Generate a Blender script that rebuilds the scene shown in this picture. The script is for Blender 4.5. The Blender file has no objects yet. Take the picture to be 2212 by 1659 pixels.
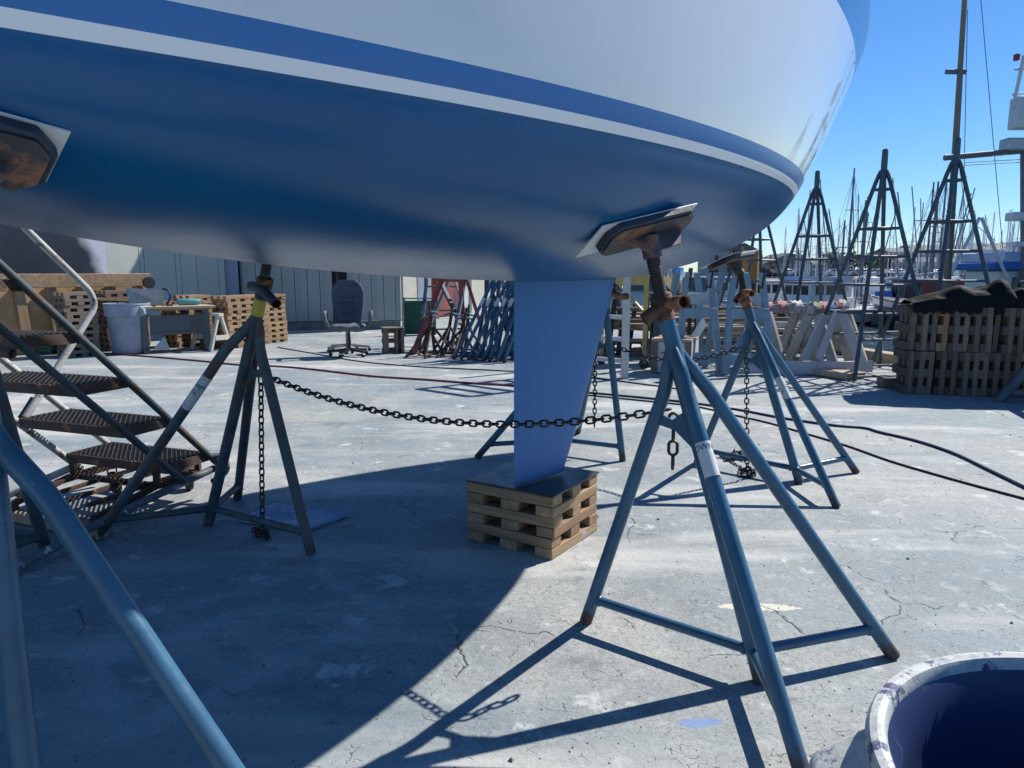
import bpy, math, random
from mathutils import Vector, Matrix, Quaternion
R=math.radians
random.seed(7)
V=Vector
SC=bpy.context.scene; COL=SC.collection
# ------------------------------------------------------------------ camera model (2212 x 1659 plan pixels)
F_,CX,CY,EYE=1548.4,1106.0,829.5,1.32
PITCH=R(8.9466); CP,SP=math.cos(PITCH),math.sin(PITCH)
def ray(x,y):
    a=(x-CX)/F_; b=(y-CY)/F_
    return V((a,CP-b*SP,-SP-b*CP))
def gp(x,y,z=0.0):                     # point of the picture standing at height z
    d=ray(x,y); return V((0,0,EYE))+d*((z-EYE)/d.z)
def at(x,y,Y):                         # point of the picture standing Y metres ahead
    d=ray(x,y); return V((0,0,EYE))+d*(Y/d.y)
def proj(p):
    p=V(p)-V((0,0,EYE)); zc=p.y*CP-p.z*SP; yc=p.y*SP+p.z*CP
    return CX+F_*p.x/zc, CY-F_*yc/zc
def lerp(a,b,t): return V(a)*(1-t)+V(b)*t
# ------------------------------------------------------------------ objects
ORG={}
def tag(o,label=None,cat=None,group=None,kind=None):
    if label: o['label']=label
    if cat: o['category']=cat
    if group: o['group']=group
    if kind: o['kind']=kind
    return o
def thing(name,label,cat,loc,group=None,rz=0):
    o=bpy.data.objects.new(name,None); COL.objects.link(o)
    o.empty_display_size=.1; o.location=loc; o.rotation_euler=(0,0,rz)
    ORG[o.name]=V(loc); return tag(o,label,cat,group)
class MB:
    def __init__(s): s.v=[]; s.f=[]; s.m=[]
    def add(s,vs,fs,mi=0):
        n=len(s.v); s.v+= [V(p) for p in vs]; s.f+=[tuple(i+n for i in f) for f in fs]; s.m+=[mi]*len(fs); return s
    def box(s,c,size,M=None,mi=0):
        hx,hy,hz=[k/2 for k in size]; c=V(c)
        ps=[V((x,y,z)) for x in(-hx,hx) for y in(-hy,hy) for z in(-hz,hz)]
        if M is not None: ps=[M@p for p in ps]
        return s.add([c+p for p in ps],[(0,1,3,2),(4,6,7,5),(0,4,5,1),(2,3,7,6),(0,2,6,4),(1,5,7,3)],mi)
    def bx(s,x0,x1,y0,y1,z0,z1,mi=0): return s.box(((x0+x1)/2,(y0+y1)/2,(z0+z1)/2),(x1-x0,y1-y0,z1-z0),None,mi)
    def beam(s,p,q,w,h,up=(0,0,1),mi=0):        # w across, h along up
        p,q=V(p),V(q); d=(q-p); L=d.length; d.normalize(); u=V(up)
        if abs(d.dot(u))>.97: u=V((0,1,0)) if abs(d.y)<.9 else V((1,0,0))
        sd=d.cross(u).normalized(); u=sd.cross(d).normalized()
        return s.box((p+q)/2,(L,w,h),Matrix((d,sd,u)).transposed(),mi)
    def tube(s,pts,r,seg=12,cap=True,mi=0,closed=False,inner=0):
        pts=[V(p) for p in pts]; n=len(pts)
        rs=r if isinstance(r,(list,tuple)) else [r]*n
        vs=[];fs=[]; prev=None
        for i,p in enumerate(pts):
            a=pts[(i-1)%n] if (i>0 or closed) else p; b=pts[(i+1)%n] if (i<n-1 or closed) else p
            t=(b-a).normalized()
            if prev is None:
                u=t.orthogonal().normalized()
            else:
                u=(prev-t*prev.dot(t))
                u=u.normalized() if u.length>1e-6 else t.orthogonal().normalized()
            prev=u; w=t.cross(u)
            for k in range(seg):
                an=2*math.pi*k/seg; vs.append(p+(u*math.cos(an)+w*math.sin(an))*rs[i])
        m=n if closed else n-1
        for i in range(m):
            j=(i+1)%n
            for k in range(seg): fs.append((i*seg+k,i*seg+(k+1)%seg,j*seg+(k+1)%seg,j*seg+k))
        if cap and not closed: fs.append(tuple(range(seg-1,-1,-1))); fs.append(tuple((n-1)*seg+k for k in range(seg)))
        return s.add(vs,fs,mi)
    def pipe(s,pts,r,ri,seg=16,mi=0,depth=.05):   # open-ended pipe with a dark bore
        s.tube(pts,r,seg,False,mi)
        for e in (0,-1):
            p=V(pts[e]); q=V(pts[1] if e==0 else pts[-2]); d=(q-p).normalized()
            u=d.orthogonal().normalized(); w=d.cross(u); vs=[];fs=[]
            for rr,dd in ((r,0),(ri,0),(ri,depth),(0.001,depth)):
                vs+=[p+d*dd+(u*math.cos(2*math.pi*k/seg)+w*math.sin(2*math.pi*k/seg))*rr for k in range(seg)]
            for j in range(3):
                for k in range(seg): fs.append((j*seg+k,j*seg+(k+1)%seg,(j+1)*seg+(k+1)%seg,(j+1)*seg+k))
            s.add(vs,fs,mi)
        return s
    def lathe(s,prof,base=(0,0,0),axis=(0,0,1),seg=32,mi=0):   # prof: (radius,height)
        ax=V(axis).normalized(); u=ax.orthogonal().normalized(); w=ax.cross(u); b=V(base); vs=[];fs=[]
        for r,h in prof:
            vs+=[b+ax*h+(u*math.cos(2*math.pi*k/seg)+w*math.sin(2*math.pi*k/seg))*max(r,1e-4) for k in range(seg)]
        for j in range(len(prof)-1):
            for k in range(seg): fs.append((j*seg+k,j*seg+(k+1)%seg,(j+1)*seg+(k+1)%seg,(j+1)*seg+k))
        return s.add(vs,fs,mi)
    def prism(s,poly,ext,mi=0):                 # polygon of points, extruded by vector
        n=len(poly); e=V(ext); ps=[V(p) for p in poly]
        return s.add(ps+[p+e for p in ps],[tuple(range(n-1,-1,-1)),tuple(range(n,2*n))]+[(i,(i+1)%n,n+(i+1)%n,n+i) for i in range(n)],mi)
    def grid(s,rows,mi=0,close=False):
        n=len(rows[0]); vs=[p for r in rows for p in r]; fs=[]
        for i in range(len(rows)-1):
            for k in range(n if close else n-1): fs.append((i*n+k,i*n+(k+1)%n,(i+1)*n+(k+1)%n,(i+1)*n+k))
        return s.add(vs,fs,mi)
    def build(s,name,mat,parent=None,smooth=35,bevel=0,loc=None):
        me=bpy.data.meshes.new(name); off=V((0,0,0))
        if parent is not None: off=ORG[parent.name]
        elif loc is not None: off=V(loc)
        me.from_pydata([p-off for p in s.v],[],s.f)
        mats=mat if isinstance(mat,(list,tuple)) else [mat]
        for m in mats: me.materials.append(m)
        if len(mats)>1: me.polygons.foreach_set('material_index',s.m)
        me.validate(); me.update()
        if smooth:
            me.polygons.foreach_set('use_smooth',[True]*len(me.polygons)); me.set_sharp_from_angle(angle=R(smooth))
        o=bpy.data.objects.new(name,me); COL.objects.link(o)
        if parent is not None: o.parent=parent
        elif loc is not None: o.location=loc
        ORG[o.name]=off
        if bevel:
            b=o.modifiers.new('bevel','BEVEL'); b.width=bevel; b.segments=2; b.limit_method='ANGLE'; b.angle_limit=R(40)
        return o
def solo(mb,name,mat,label,cat,loc,group=None,**k): return tag(mb.build(name,mat,None,loc=loc,**k),label,cat,group)
def struct(mb,name,mat,**k): return tag(mb.build(name,mat,**k),kind='structure')
def dup(root,loc,rz=None,label=None,group=None,scale=None):
    r=root.copy(); COL.objects.link(r); r.location=loc
    if rz is not None: r.rotation_euler=(0,0,rz)
    if scale: r.scale=scale
    if label: r['label']=label
    if group: r['group']=group
    for ch in list(root.children):
        c=ch.copy(); COL.objects.link(c); c.parent=r
        for g in list(ch.children):
            d=g.copy(); COL.objects.link(d); d.parent=c
    return r
def smoothpath(pts,n=8):
    pts=[V(p) for p in pts]; out=[]
    for i in range(len(pts)-1):
        p0=pts[max(i-1,0)];p1=pts[i];p2=pts[i+1];p3=pts[min(i+2,len(pts)-1)]
        for k in range(n):
            t=k/n; out.append(.5*((2*p1)+(p2-p0)*t+(2*p0-5*p1+4*p2-p3)*t*t+(3*p1-p0-3*p2+p3)*t**3))
    out.append(pts[-1]); return out
def text_mesh(txt,size,name,mat,parent,M):
    cu=bpy.data.curves.new('lettering','FONT'); cu.body=txt; cu.size=size; cu.extrude=.0004; cu.align_x='CENTER'
    t=bpy.data.objects.new('lettering',cu); COL.objects.link(t)
    dg=bpy.context.evaluated_depsgraph_get(); me=bpy.data.meshes.new_from_object(t.evaluated_get(dg))
    bpy.data.objects.remove(t); me.transform(M); me.transform(Matrix.Translation(-ORG[parent.name]))
    me.materials.clear(); me.materials.append(mat)
    o=bpy.data.objects.new(name,me); COL.objects.link(o); o.parent=parent; ORG[o.name]=ORG[parent.name]; return o
# ------------------------------------------------------------------ materials
class NT:
    def __init__(s,name):
        s.m=bpy.data.materials.new(name); s.m.use_nodes=True; s.t=s.m.node_tree; s.t.nodes.clear()
        s.out=s.n('ShaderNodeOutputMaterial'); s.b=s.n('ShaderNodeBsdfPrincipled'); s.l(s.b.outputs[0],s.out.inputs[0])
        s._o=None
    def n(s,k,**p):
        x=s.t.nodes.new(k)
        for a,b in p.items(): setattr(x,a,b)
        return x
    def l(s,a,b): s.t.links.new(a,b)
    def obj(s):
        if s._o is None: s._o=s.n('ShaderNodeTexCoord').outputs['Object']
        return s._o
    def mapped(s,scale=(1,1,1),loc=(0,0,0),rot=(0,0,0),src=None):
        m=s.n('ShaderNodeMapping'); m.inputs['Scale'].default_value=scale; m.inputs['Location'].default_value=loc; m.inputs['Rotation'].default_value=rot
        s.l(src or s.obj(),m.inputs['Vector']); return m.outputs[0]
    def noise(s,scale,detail=4,rough=.55,vec=None,dist=0,w=None):
        x=s.n('ShaderNodeTexNoise'); x.inputs['Scale'].default_value=scale; x.inputs['Detail'].default_value=detail; x.inputs['Roughness'].default_value=rough; x.inputs['Distortion'].default_value=dist
        s.l(vec or s.obj(),x.inputs['Vector']); return x.outputs['Fac']
    def ramp(s,fac,stops,interp='LINEAR'):
        r=s.n('ShaderNodeValToRGB'); r.color_ramp.interpolation=interp
        e=r.color_ramp.elements
        while len(e)<len(stops): e.new(.5)
        for i,(p,c) in enumerate(stops):
            e[i].position=p; e[i].color=(c,c,c,1) if not isinstance(c,(tuple,list)) else (*c[:3],1)
        s.l(fac,r.inputs[0]); return r.outputs[0]
    def mix(s,fac,a,b,mode='MIX'):
        x=s.n('ShaderNodeMix',data_type='RGBA',blend_type=mode)
        for sock,val in ((x.inputs['Factor'],fac),(x.inputs[6],a),(x.inputs[7],b)):
            if isinstance(val,(int,float)): sock.default_value=val
            elif isinstance(val,(tuple,list)): sock.default_value=(*val[:3],1)
            else: s.l(val,sock)
        return x.outputs[2]
    def math(s,op,a,b=None,c=None,clamp=False):
        x=s.n('ShaderNodeMath',operation=op); x.use_clamp=clamp
        for i,v in enumerate((a,b,c)):
            if v is None: continue
            if isinstance(v,(int,float)): x.inputs[i].default_value=v
            else: s.l(v,x.inputs[i])
        return x.outputs[0]
    def bump(s,h,strength=.3,dist=.01,nrm=None):
        b=s.n('ShaderNodeBump'); b.inputs['Strength'].default_value=strength; b.inputs['Distance'].default_value=dist; s.l(h,b.inputs['Height'])
        if nrm: s.l(nrm,b.inputs['Normal'])
        return b.outputs[0]
    def set(s,col=None,rough=None,metal=None,nrm=None,**k):
        for key,v in (('Base Color',col),('Roughness',rough),('Metallic',metal),('Normal',nrm)):
            if v is None: continue
            i=s.b.inputs[key]
            if isinstance(v,(int,float)): i.default_value=v
            elif isinstance(v,(tuple,list)): i.default_value=(*v[:3],1)
            else: s.l(v,i)
        for key,v in k.items(): s.b.inputs[key.replace('_',' ')].default_value=v
        return s.m
    def rnd(s): return s.n('ShaderNodeObjectInfo').outputs['Random']
def mul(c,k): return tuple(x*k for x in c)
def paint(name,col,rough=.45,var=.25,scale=6,chip=None,chipcol=(.16,.07,.035),chipscale=14,metal=0,bump=.08,spec=.5,randv=0.0,grime=None,foot=0):
    t=NT(name); n=t.noise(scale,6,.6)
    c=t.mix(t.ramp(n,[(.3,0),(.7,1)]),mul(col,1-var),mul(col,1+var*.6))
    if grime: c=t.mix(t.ramp(t.noise(scale*.35,5,.65),[(.5,0),(.75,.8)]),c,grime)
    rg=t.ramp(t.noise(scale*3,4),[(.3,max(rough-.08,.02)),(.7,min(rough+.12,1))])
    if chip:
        m=t.ramp(t.noise(chipscale,8,.7),[(1-chip-.03,0),(1-chip+.03,1)])
        c=t.mix(m,c,t.mix(t.noise(40,3),chipcol,mul(chipcol,1.9)))
        rg=t.mix(m,rg,(.85,.85,.85))
    if foot:                                # rust creeping up from where the steel stands on the ground, scuffs further up
        s=t.n('ShaderNodeSeparateXYZ'); t.l(t.obj(),s.inputs[0]); zz=t.math('ADD',s.outputs[2],t.math('MULTIPLY',t.math('SUBTRACT',t.noise(18,6,.7),.5),-.28))
        m=t.ramp(zz,[(foot*.3,.9),(foot,0)]); c=t.mix(m,c,(.075,.04,.022)); rg=t.mix(m,rg,(.85,.85,.85))
        c=t.mix(t.ramp(t.noise(26,5,.7,t.mapped((1,1,.35))),[(.66,0),(.70,.7)]),c,(.16,.22,.26))
    if randv: c=t.mix(t.math('MULTIPLY',t.rnd(),randv),c,mul(col,.35))
    nb=t.bump(t.noise(scale*8,4,.6),bump,.004) if bump else None
    return t.set(c,rg,metal,nb,Specular_IOR_Level=spec)
def wood(name,col,axis=0,rough=.75,dark=.55,randv=.5,scale=1.0,grey=0):
    t=NT(name); sc=[26*scale]*3; sc[axis]=1.6*scale
    off=t.n('ShaderNodeVectorMath',operation='ADD'); cmb=t.n('ShaderNodeCombineXYZ'); r=t.rnd()
    t.l(t.math('MULTIPLY',r,37.0),cmb.inputs[0]); t.l(t.math('MULTIPLY',r,91.0),cmb.inputs[1]); t.l(t.math('MULTIPLY',r,17.0),cmb.inputs[2])
    t.l(t.obj(),off.inputs[0]); t.l(cmb.outputs[0],off.inputs[1])
    v=t.mapped(tuple(sc),src=off.outputs[0])
    g=t.noise(1.0,6,.6,v,.6); big=t.noise(5*scale,3,.5,off.outputs[0])
    c=t.mix(t.ramp(g,[(.25,0),(.62,1)]),mul(col,dark),mul(col,1.12))
    c=t.mix(t.ramp(big,[(.35,.0),(.7,.55)]),c,mul(col,.62))
    c=t.mix(t.math('MULTIPLY',r,randv),c,(col[0]*.55,col[1]*.5,col[2]*.5))
    if grey: c=t.mix(t.ramp(t.noise(9,5,.7,off.outputs[0]),[(.35,0),(.7,grey)]),c,(.12,.115,.11))
    return t.set(c,rough,0,t.bump(g,.35,.004),Specular_IOR_Level=.25)
M={}
M['blue_steel']=paint('blue_stand_paint',(.04,.122,.205),.34,.3,5,chip=.34,chipcol=(.03,.045,.055),chipscale=7,bump=.12,foot=.09)
M['pale_steel']=paint('faded_blue_rack_paint',(.06,.098,.125),.5,.4,3,chip=.36,chipcol=(.07,.06,.05),chipscale=5,bump=.12)
M['rust_steel']=paint('worn_dark_stand_paint',(.055,.085,.1),.55,.4,7,chip=.44,chipcol=(.075,.05,.035),chipscale=9,bump=.25,grime=(.13,.15,.15))
M['rust']=paint('rusty_iron',(.075,.045,.032),.7,.45,14,chip=.40,chipcol=(.23,.095,.05),chipscale=11,bump=.35)
M['rust_orange']=paint('orange_rusted_pipe',(.13,.062,.042),.7,.4,9,chip=.46,chipcol=(.27,.11,.06),chipscale=7,bump=.35,grime=(.05,.05,.055))
M['dark_iron']=paint('dark_greasy_iron',(.035,.035,.036),.55,.4,20,chip=.36,chipcol=(.09,.05,.03),bump=.3)
M['chain']=paint('chain_iron',(.05,.045,.043),.5,.4,30,chip=.4,chipcol=(.11,.07,.05),metal=.4,bump=.2)
M['pad_wood']=paint('painted_pad_board',(.022,.034,.055),.6,.5,12,chip=.35,chipcol=(.05,.045,.04),bump=.3)
M['pad_steel']=paint('pad_plate_steel',(.055,.055,.06),.6,.4,9,chip=.42,chipcol=(.15,.075,.05),chipscale=6,bump=.2)
M['sheet']=paint('white_plastic_sheet',(.62,.64,.66),.45,.08,9,bump=.02)

def keel_mat():
    t=NT('keel_antifouling'); n=t.noise(2.2,5,.6); rl=t.noise(24,4,.6,t.mapped((1,1,.12)))
    c=t.mix(t.ramp(n,[(.3,0),(.7,1)]),(.034,.155,.40),(.046,.19,.46)); c=t.mix(t.ramp(rl,[(.45,0),(.75,.14)]),c,(.085,.19,.34))
    c=t.mix(t.ramp(t.noise(30,6,.75),[(.70,0),(.74,.5)]),c,(.2,.27,.36))
    s=t.n('ShaderNodeSeparateXYZ'); t.l(t.obj(),s.inputs[0])
    j=t.ramp(t.math('ABSOLUTE',t.math('SUBTRACT',s.outputs[2],1.279)),[(.0015,.85),(.005,0)]); c=t.mix(j,c,(.01,.03,.08))
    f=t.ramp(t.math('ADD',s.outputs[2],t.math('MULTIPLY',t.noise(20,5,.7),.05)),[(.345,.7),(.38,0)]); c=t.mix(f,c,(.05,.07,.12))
    return t.set(c,t.ramp(n,[(.3,.36),(.7,.5)]),0,t.bump(t.math('SUBTRACT',rl,j),.12,.006),Specular_IOR_Level=.45)
M['keel_blue']=keel_mat()
M['black_rubber']=paint('black_rubber',(.018,.018,.02),.6,.3,9,bump=.1)
M['keel_ply']=paint('phenolic_plywood',(.055,.045,.05),.34,.3,9,grime=(.13,.10,.095),bump=.05)
M['white_paint']=paint('white_paint',(.62,.63,.63),.5,.15,5,chip=.30,chipcol=(.22,.21,.2),bump=.1)
M['cream']=paint('cream_paint',(.6,.57,.48),.6,.12,4,bump=.06)
M['tape']=paint('white_tape',(.55,.58,.6),.5,.15,14,chip=.42,chipcol=(.06,.1,.14),chipscale=20,bump=.05)
M['label_paper']=paint('label_paper',(.62,.63,.62),.5,.06,14,bump=.02)
M['yellow']=paint('yellow_band',(.55,.46,.08),.5,.1,9,bump=.02)
M['yellow_steel']=paint('yellow_scaffold_paint',(.5,.38,.13),.5,.25,5,chip=.36,chipcol=(.4,.38,.33),bump=.1)
M['red_steel']=paint('faded_red_steel',(.32,.07,.06),.55,.3,4,chip=.34,chipcol=(.35,.16,.14),bump=.1)
M['galv']=paint('grey_weathered_steel',(.2,.23,.24),.5,.3,5,chip=.36,chipcol=(.1,.075,.05),bump=.1,metal=.2)
M['alu']=paint('dull_aluminium',(.45,.47,.5),.4,.15,6,metal=.55,bump=.05)
M['steel_shine']=paint('stainless_steel',(.55,.55,.55),.12,.05,4,metal=1,bump=.01)
M['dark_red_line']=paint('red_hose_rubber',(.2,.045,.055),.55,.2,6,bump=.02)
M['navy_hose']=paint('navy_hose_rubber',(.03,.045,.09),.5,.2,6,bump=.02)
M['bin_grey']=paint('grey_bin_plastic',(.27,.32,.40),.5,.3,3,grime=(.15,.18,.33),bump=.05)
M['desk_steel']=paint('grey_desk_steel',(.075,.095,.11),.45,.12,5,bump=.03)
M['teal']=paint('teal_tank_paint',(.1,.3,.32),.4,.15,8,bump=.03)
M['navy_fabric']=paint('navy_chair_fabric',(.07,.09,.13),.9,.25,25,bump=.15,spec=.2)
M['grey_vinyl']=paint('grey_seat_fabric',(.13,.14,.165),.85,.25,15,bump=.2,spec=.2)
M['black_plastic']=paint('black_plastic',(.022,.024,.028),.4,.2,12,bump=.04)
M['beige_plastic']=paint('beige_plastic',(.36,.34,.29),.5,.15,8,bump=.03)
M['tarp']=paint('black_tarp',(.010,.011,.013),.8,.3,6,bump=.25,spec=.15)
M['green']=paint('green_plastic',(.02,.12,.075),.6,.2,6,bump=.05)
M['blue_trestle']=paint('blue_grey_trestle_paint',(.23,.34,.43),.6,.25,4,chip=.30,chipcol=(.34,.42,.46),chipscale=5,bump=.08)
M['grey_trestle']=paint('weathered_white_trestle',(.38,.385,.37),.7,.35,4,chip=.34,chipcol=(.14,.135,.125),chipscale=6,bump=.15)
M['white_board']=paint('painted_white_board',(.5,.52,.56),.6,.12,3,grime=(.36,.4,.46),bump=.06)
M['dark_red']=paint('dark_red_print',(.45,.04,.05),.6,.1,5,bump=0)
M['blue_print']=paint('blue_print',(.06,.12,.4),.6,.05,5,bump=0)
M['dark_print']=paint('grey_print',(.06,.06,.065),.6,.05,5,bump=0)
M['white_gel']=paint('white_boat_paint',(.66,.67,.67),.3,.08,1,bump=0)
M['boat_blue']=paint('blue_boat_paint',(.05,.10,.24),.4,.12,1,bump=0)
M['canvas_blue']=paint('bright_blue_canvas',(.025,.14,.46),.7,.1,2,bump=0)
M['boat_dark']=paint('dark_boat_paint',(.05,.055,.065),.45,.2,1,bump=0)
M['boat_red']=paint('red_boat_paint',(.28,.04,.035),.5,.2,1,bump=0)
M['mast_alu']=paint('mast_aluminium',(.62,.66,.7),.5,.1,1,metal=0,bump=0)
M['mast_dark']=paint('dark_mast_paint',(.14,.165,.2),.5,.2,1,bump=0)
M['mast_wood']=paint('wooden_mast',(.26,.19,.125),.5,.3,2,chip=.3,chipcol=(.1,.08,.06),bump=.05)
M['glass']=paint('dark_window_glass',(.03,.04,.05),.1,.1,1,bump=0)
M['orange']=paint('orange_post_paint',(.42,.2,.04),.6,.2,2,bump=0)
M['navy']=paint('navy_paint',(.02,.03,.12),.45,.15,2,bump=0)
M['car_dark']=paint('dark_car_paint',(.03,.035,.045),.25,.1,1,bump=0)
M['car_silver']=paint('silver_car_paint',(.42,.44,.47),.25,.1,1,metal=.3,bump=0)
M['roof']=paint('grey_shingle',(.15,.145,.14),.8,.2,2,bump=.1)
M['house_a']=paint('tan_siding',(.34,.3,.24),.7,.1,2,bump=0)
M['house_b']=paint('grey_siding',(.36,.37,.38),.7,.1,2,bump=0)
M['house_c']=paint('white_siding',(.58,.57,.55),.7,.1,2,bump=0)
M['leaf']=paint('tree_foliage',(.035,.055,.025),.8,.5,1.5,bump=0)
M['bark']=paint('tree_bark',(.09,.07,.05),.9,.3,5,bump=.2)
M['pile']=paint('dark_piling',(.05,.04,.035),.85,.3,4,bump=.2)
for ax,k in ((0,'x'),(1,'y'),(2,'z')):
    M['pine_'+k]=wood('pale_pine_'+k,(.46,.32,.19),ax,dark=.36,randv=.7)
    M['old_'+k]=wood('weathered_pallet_wood_'+k,{'x':(.25,.195,.15),'y':(.125,.098,.08),'z':(.19,.165,.14)}[k],ax,dark=.5,randv=.75,grey=.45)
    M['brown_'+k]=wood('greyed_pallet_wood_'+k,(.27,.21,.16),ax,dark=.6,randv=.4,grey=.3)
    M['lumber_'+k]=wood('sunbleached_lumber_'+k,(.52,.42,.32),ax,dark=.6,randv=.5)
    M['ply_'+k]=wood('plywood_'+k,(.58,.4,.22),ax,dark=.7,randv=.2,scale=.4)
# ------------------------------------------------------------------ world, sun, camera
SUN_AZ,SUN_EL=R(54.8),R(43.1)
w=bpy.data.worlds.new('World'); SC.world=w; w.use_nodes=True
wt=w.node_tree; bg=wt.nodes['Background']; sk=wt.nodes.new('ShaderNodeTexSky'); sk.sky_type='NISHITA'; sk.sun_disc=False
sk.sun_elevation=SUN_EL; sk.sun_rotation=SUN_AZ; sk.altitude=0; sk.air_density=1.0; sk.dust_density=0; sk.ozone_density=10
hs_=wt.nodes.new('ShaderNodeHueSaturation'); hs_.inputs['Saturation'].default_value=1.08; wt.links.new(sk.outputs[0],hs_.inputs['Color']); wt.links.new(hs_.outputs[0],bg.inputs[0]); bg.inputs[1].default_value=.077
S_=V((math.sin(SUN_AZ)*math.cos(SUN_EL),math.cos(SUN_AZ)*math.cos(SUN_EL),math.sin(SUN_EL)))
sl=bpy.data.lights.new('sun','SUN'); sl.energy=4.15; sl.angle=R(.53); sl.color=(1,.95,.87)
so=bpy.data.objects.new('sun',sl); COL.objects.link(so); so.rotation_euler=S_.to_track_quat('Z','Y').to_euler(); so.location=(20,14,20)
cd=bpy.data.cameras.new('camera'); cd.sensor_width=36; cd.lens=36*F_/2212; cd.clip_end=5000; cd.clip_start=.05
co=bpy.data.objects.new('camera',cd); COL.objects.link(co); co.location=(0,0,EYE); co.rotation_euler=(R(90)-PITCH,0,0); SC.camera=co
SC.view_settings.view_transform='Standard'; SC.view_settings.look='None'; SC.view_settings.exposure=.72; SC.view_settings.gamma=1
SC.cycles.max_bounces=8; SC.cycles.caustics_reflective=False; SC.cycles.caustics_refractive=False

# ------------------------------------------------------------------ ground of the yard
def ground_mat():
    t=NT('yard_concrete'); o=t.obj()
    wob=t.n('ShaderNodeTexNoise'); wob.inputs['Scale'].default_value=3.5; wob.inputs['Detail'].default_value=6; t.l(o,wob.inputs['Vector'])
    vm=t.n('ShaderNodeVectorMath',operation='MULTIPLY_ADD'); t.l(wob.outputs['Color'],vm.inputs[0]); vm.inputs[1].default_value=(.34,.34,0); t.l(o,vm.inputs[2]); wv=vm.outputs[0]
    big=t.noise(.55,5,.6); med=t.noise(2.3,7,.65); fine=t.noise(42,8,.75); fl=t.noise(70,3,.6)
    c=t.mix(t.ramp(big,[(.38,0),(.62,1)]),(.245,.30,.325),(.42,.42,.40))
    c=t.mix(t.ramp(t.noise(.9,5,.6,t.mapped(loc=(9,4,0))),[(.5,0),(.72,.55)]),c,(.26,.33,.35))
    c=t.mix(t.ramp(t.noise(.7,4,.6,t.mapped(loc=(-5,14,0))),[(.56,0),(.75,.5)]),c,(.50,.47,.40))
    c=t.mix(t.ramp(t.noise(1.1,4,.6,t.mapped(loc=(25,-14,0))),[(.6,0),(.75,.35)]),c,(.37,.31,.30))
    c=t.mix(t.ramp(med,[(.33,.5),(.56,0)]),c,(.15,.165,.17))
    c=t.mix(t.ramp(fine,[(.36,.6),(.52,0)]),c,(.17,.19,.20))
    # pale flecks and scrapes
    c=t.mix(t.ramp(fl,[(.655,0),(.70,.8)]),c,(.62,.64,.64))
    c=t.mix(t.math('MULTIPLY',t.ramp(t.noise(22,4,.6,t.mapped((1,2.4,1),rot=(0,0,.5))),[(.67,0),(.71,.8)]),t.ramp(t.noise(1.6,3),[(.4,0),(.6,1)])),c,(.58,.59,.57))
    c=t.mix(t.ramp(t.noise(85,3,.6,t.mapped((1,1.5,1),loc=(5,5,0))),[(.36,.55),(.52,0)]),c,(.16,.18,.19))
    c=t.mix(t.ramp(t.noise(11,6,.72,t.mapped(loc=(15,25,0))),[(.55,0),(.66,.45)]),c,(.54,.56,.56))
    # flaking crazing: many short dark cracks
    v1=t.n('ShaderNodeTexVoronoi',feature='DISTANCE_TO_EDGE'); v1.inputs['Scale'].default_value=13; t.l(wv,v1.inputs['Vector'])
    m1=t.math('MULTIPLY',t.ramp(v1.outputs['Distance'],[(0,1),(.022,0)]),t.ramp(t.noise(6.5,5,.75,t.mapped(loc=(3,8,0))),[(.535,0),(.63,.65)]))
    v2=t.n('ShaderNodeTexVoronoi',feature='DISTANCE_TO_EDGE'); v2.inputs['Scale'].default_value=1.1; t.l(wv,v2.inputs['Vector'])
    m2=t.math('MULTIPLY',t.ramp(v2.outputs['Distance'],[(0,1),(.0055,0)]),t.ramp(t.noise(1.9,5,.7,t.mapped(loc=(1,-7,0))),[(.52,0),(.60,.9)]))
    cr=t.math('MAXIMUM',m1,m2)
    c=t.mix(cr,c,(.045,.05,.052))
    pits=t.ramp(t.noise(34,5,.7,t.mapped((1,1.9,1),loc=(7,7,0))),[(.63,0),(.68,.75)])
    c=t.mix(pits,c,(.05,.055,.06))
    # worn lanes, scuffs and old spills
    c=t.mix(t.ramp(t.noise(1.0,5,.62,t.mapped((.35,1.6,1),rot=(0,0,.35),loc=(2,3,0))),[(.52,0),(.64,.65)]),c,(.56,.56,.53))
    c=t.mix(t.ramp(t.noise(.8,6,.66,t.mapped((.5,1.3,1),rot=(0,0,-.5),loc=(-6,2,0))),[(.50,0),(.66,.7)]),c,(.19,.25,.28))
    c=t.mix(t.ramp(t.noise(3.2,6,.7,t.mapped((1,1,1),loc=(12,-9,0))),[(.60,0),(.66,.7)]),c,(.58,.60,.60))
    c=t.mix(t.ramp(t.noise(2.1,6,.7,t.mapped((1,1,1),loc=(-12,19,0))),[(.61,0),(.69,.65)]),c,(.13,.16,.175))
    c=t.mix(t.ramp(t.noise(2.6,6,.7,t.mapped(loc=(31,7,0))),[(.69,0),(.74,.3)]),c,(.16,.28,.52))
    sp=t.n('ShaderNodeSeparateXYZ'); t.l(o,sp.inputs[0]); X,Y=sp.outputs[0],sp.outputs[1]
    ed=t.math('MULTIPLY',t.math('SUBTRACT',t.noise(26,6,.75,t.mapped((.55,1,1))),.5),3.6)
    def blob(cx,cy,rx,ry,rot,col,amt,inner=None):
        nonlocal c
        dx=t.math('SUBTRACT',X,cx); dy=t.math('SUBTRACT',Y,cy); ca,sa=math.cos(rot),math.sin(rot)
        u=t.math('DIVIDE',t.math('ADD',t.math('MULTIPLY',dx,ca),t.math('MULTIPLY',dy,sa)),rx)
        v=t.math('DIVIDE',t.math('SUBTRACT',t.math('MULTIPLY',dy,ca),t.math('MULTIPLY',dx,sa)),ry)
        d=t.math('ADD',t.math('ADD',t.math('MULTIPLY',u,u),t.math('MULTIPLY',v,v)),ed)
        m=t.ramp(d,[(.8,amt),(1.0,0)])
        c=t.mix(m,c,col)
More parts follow.
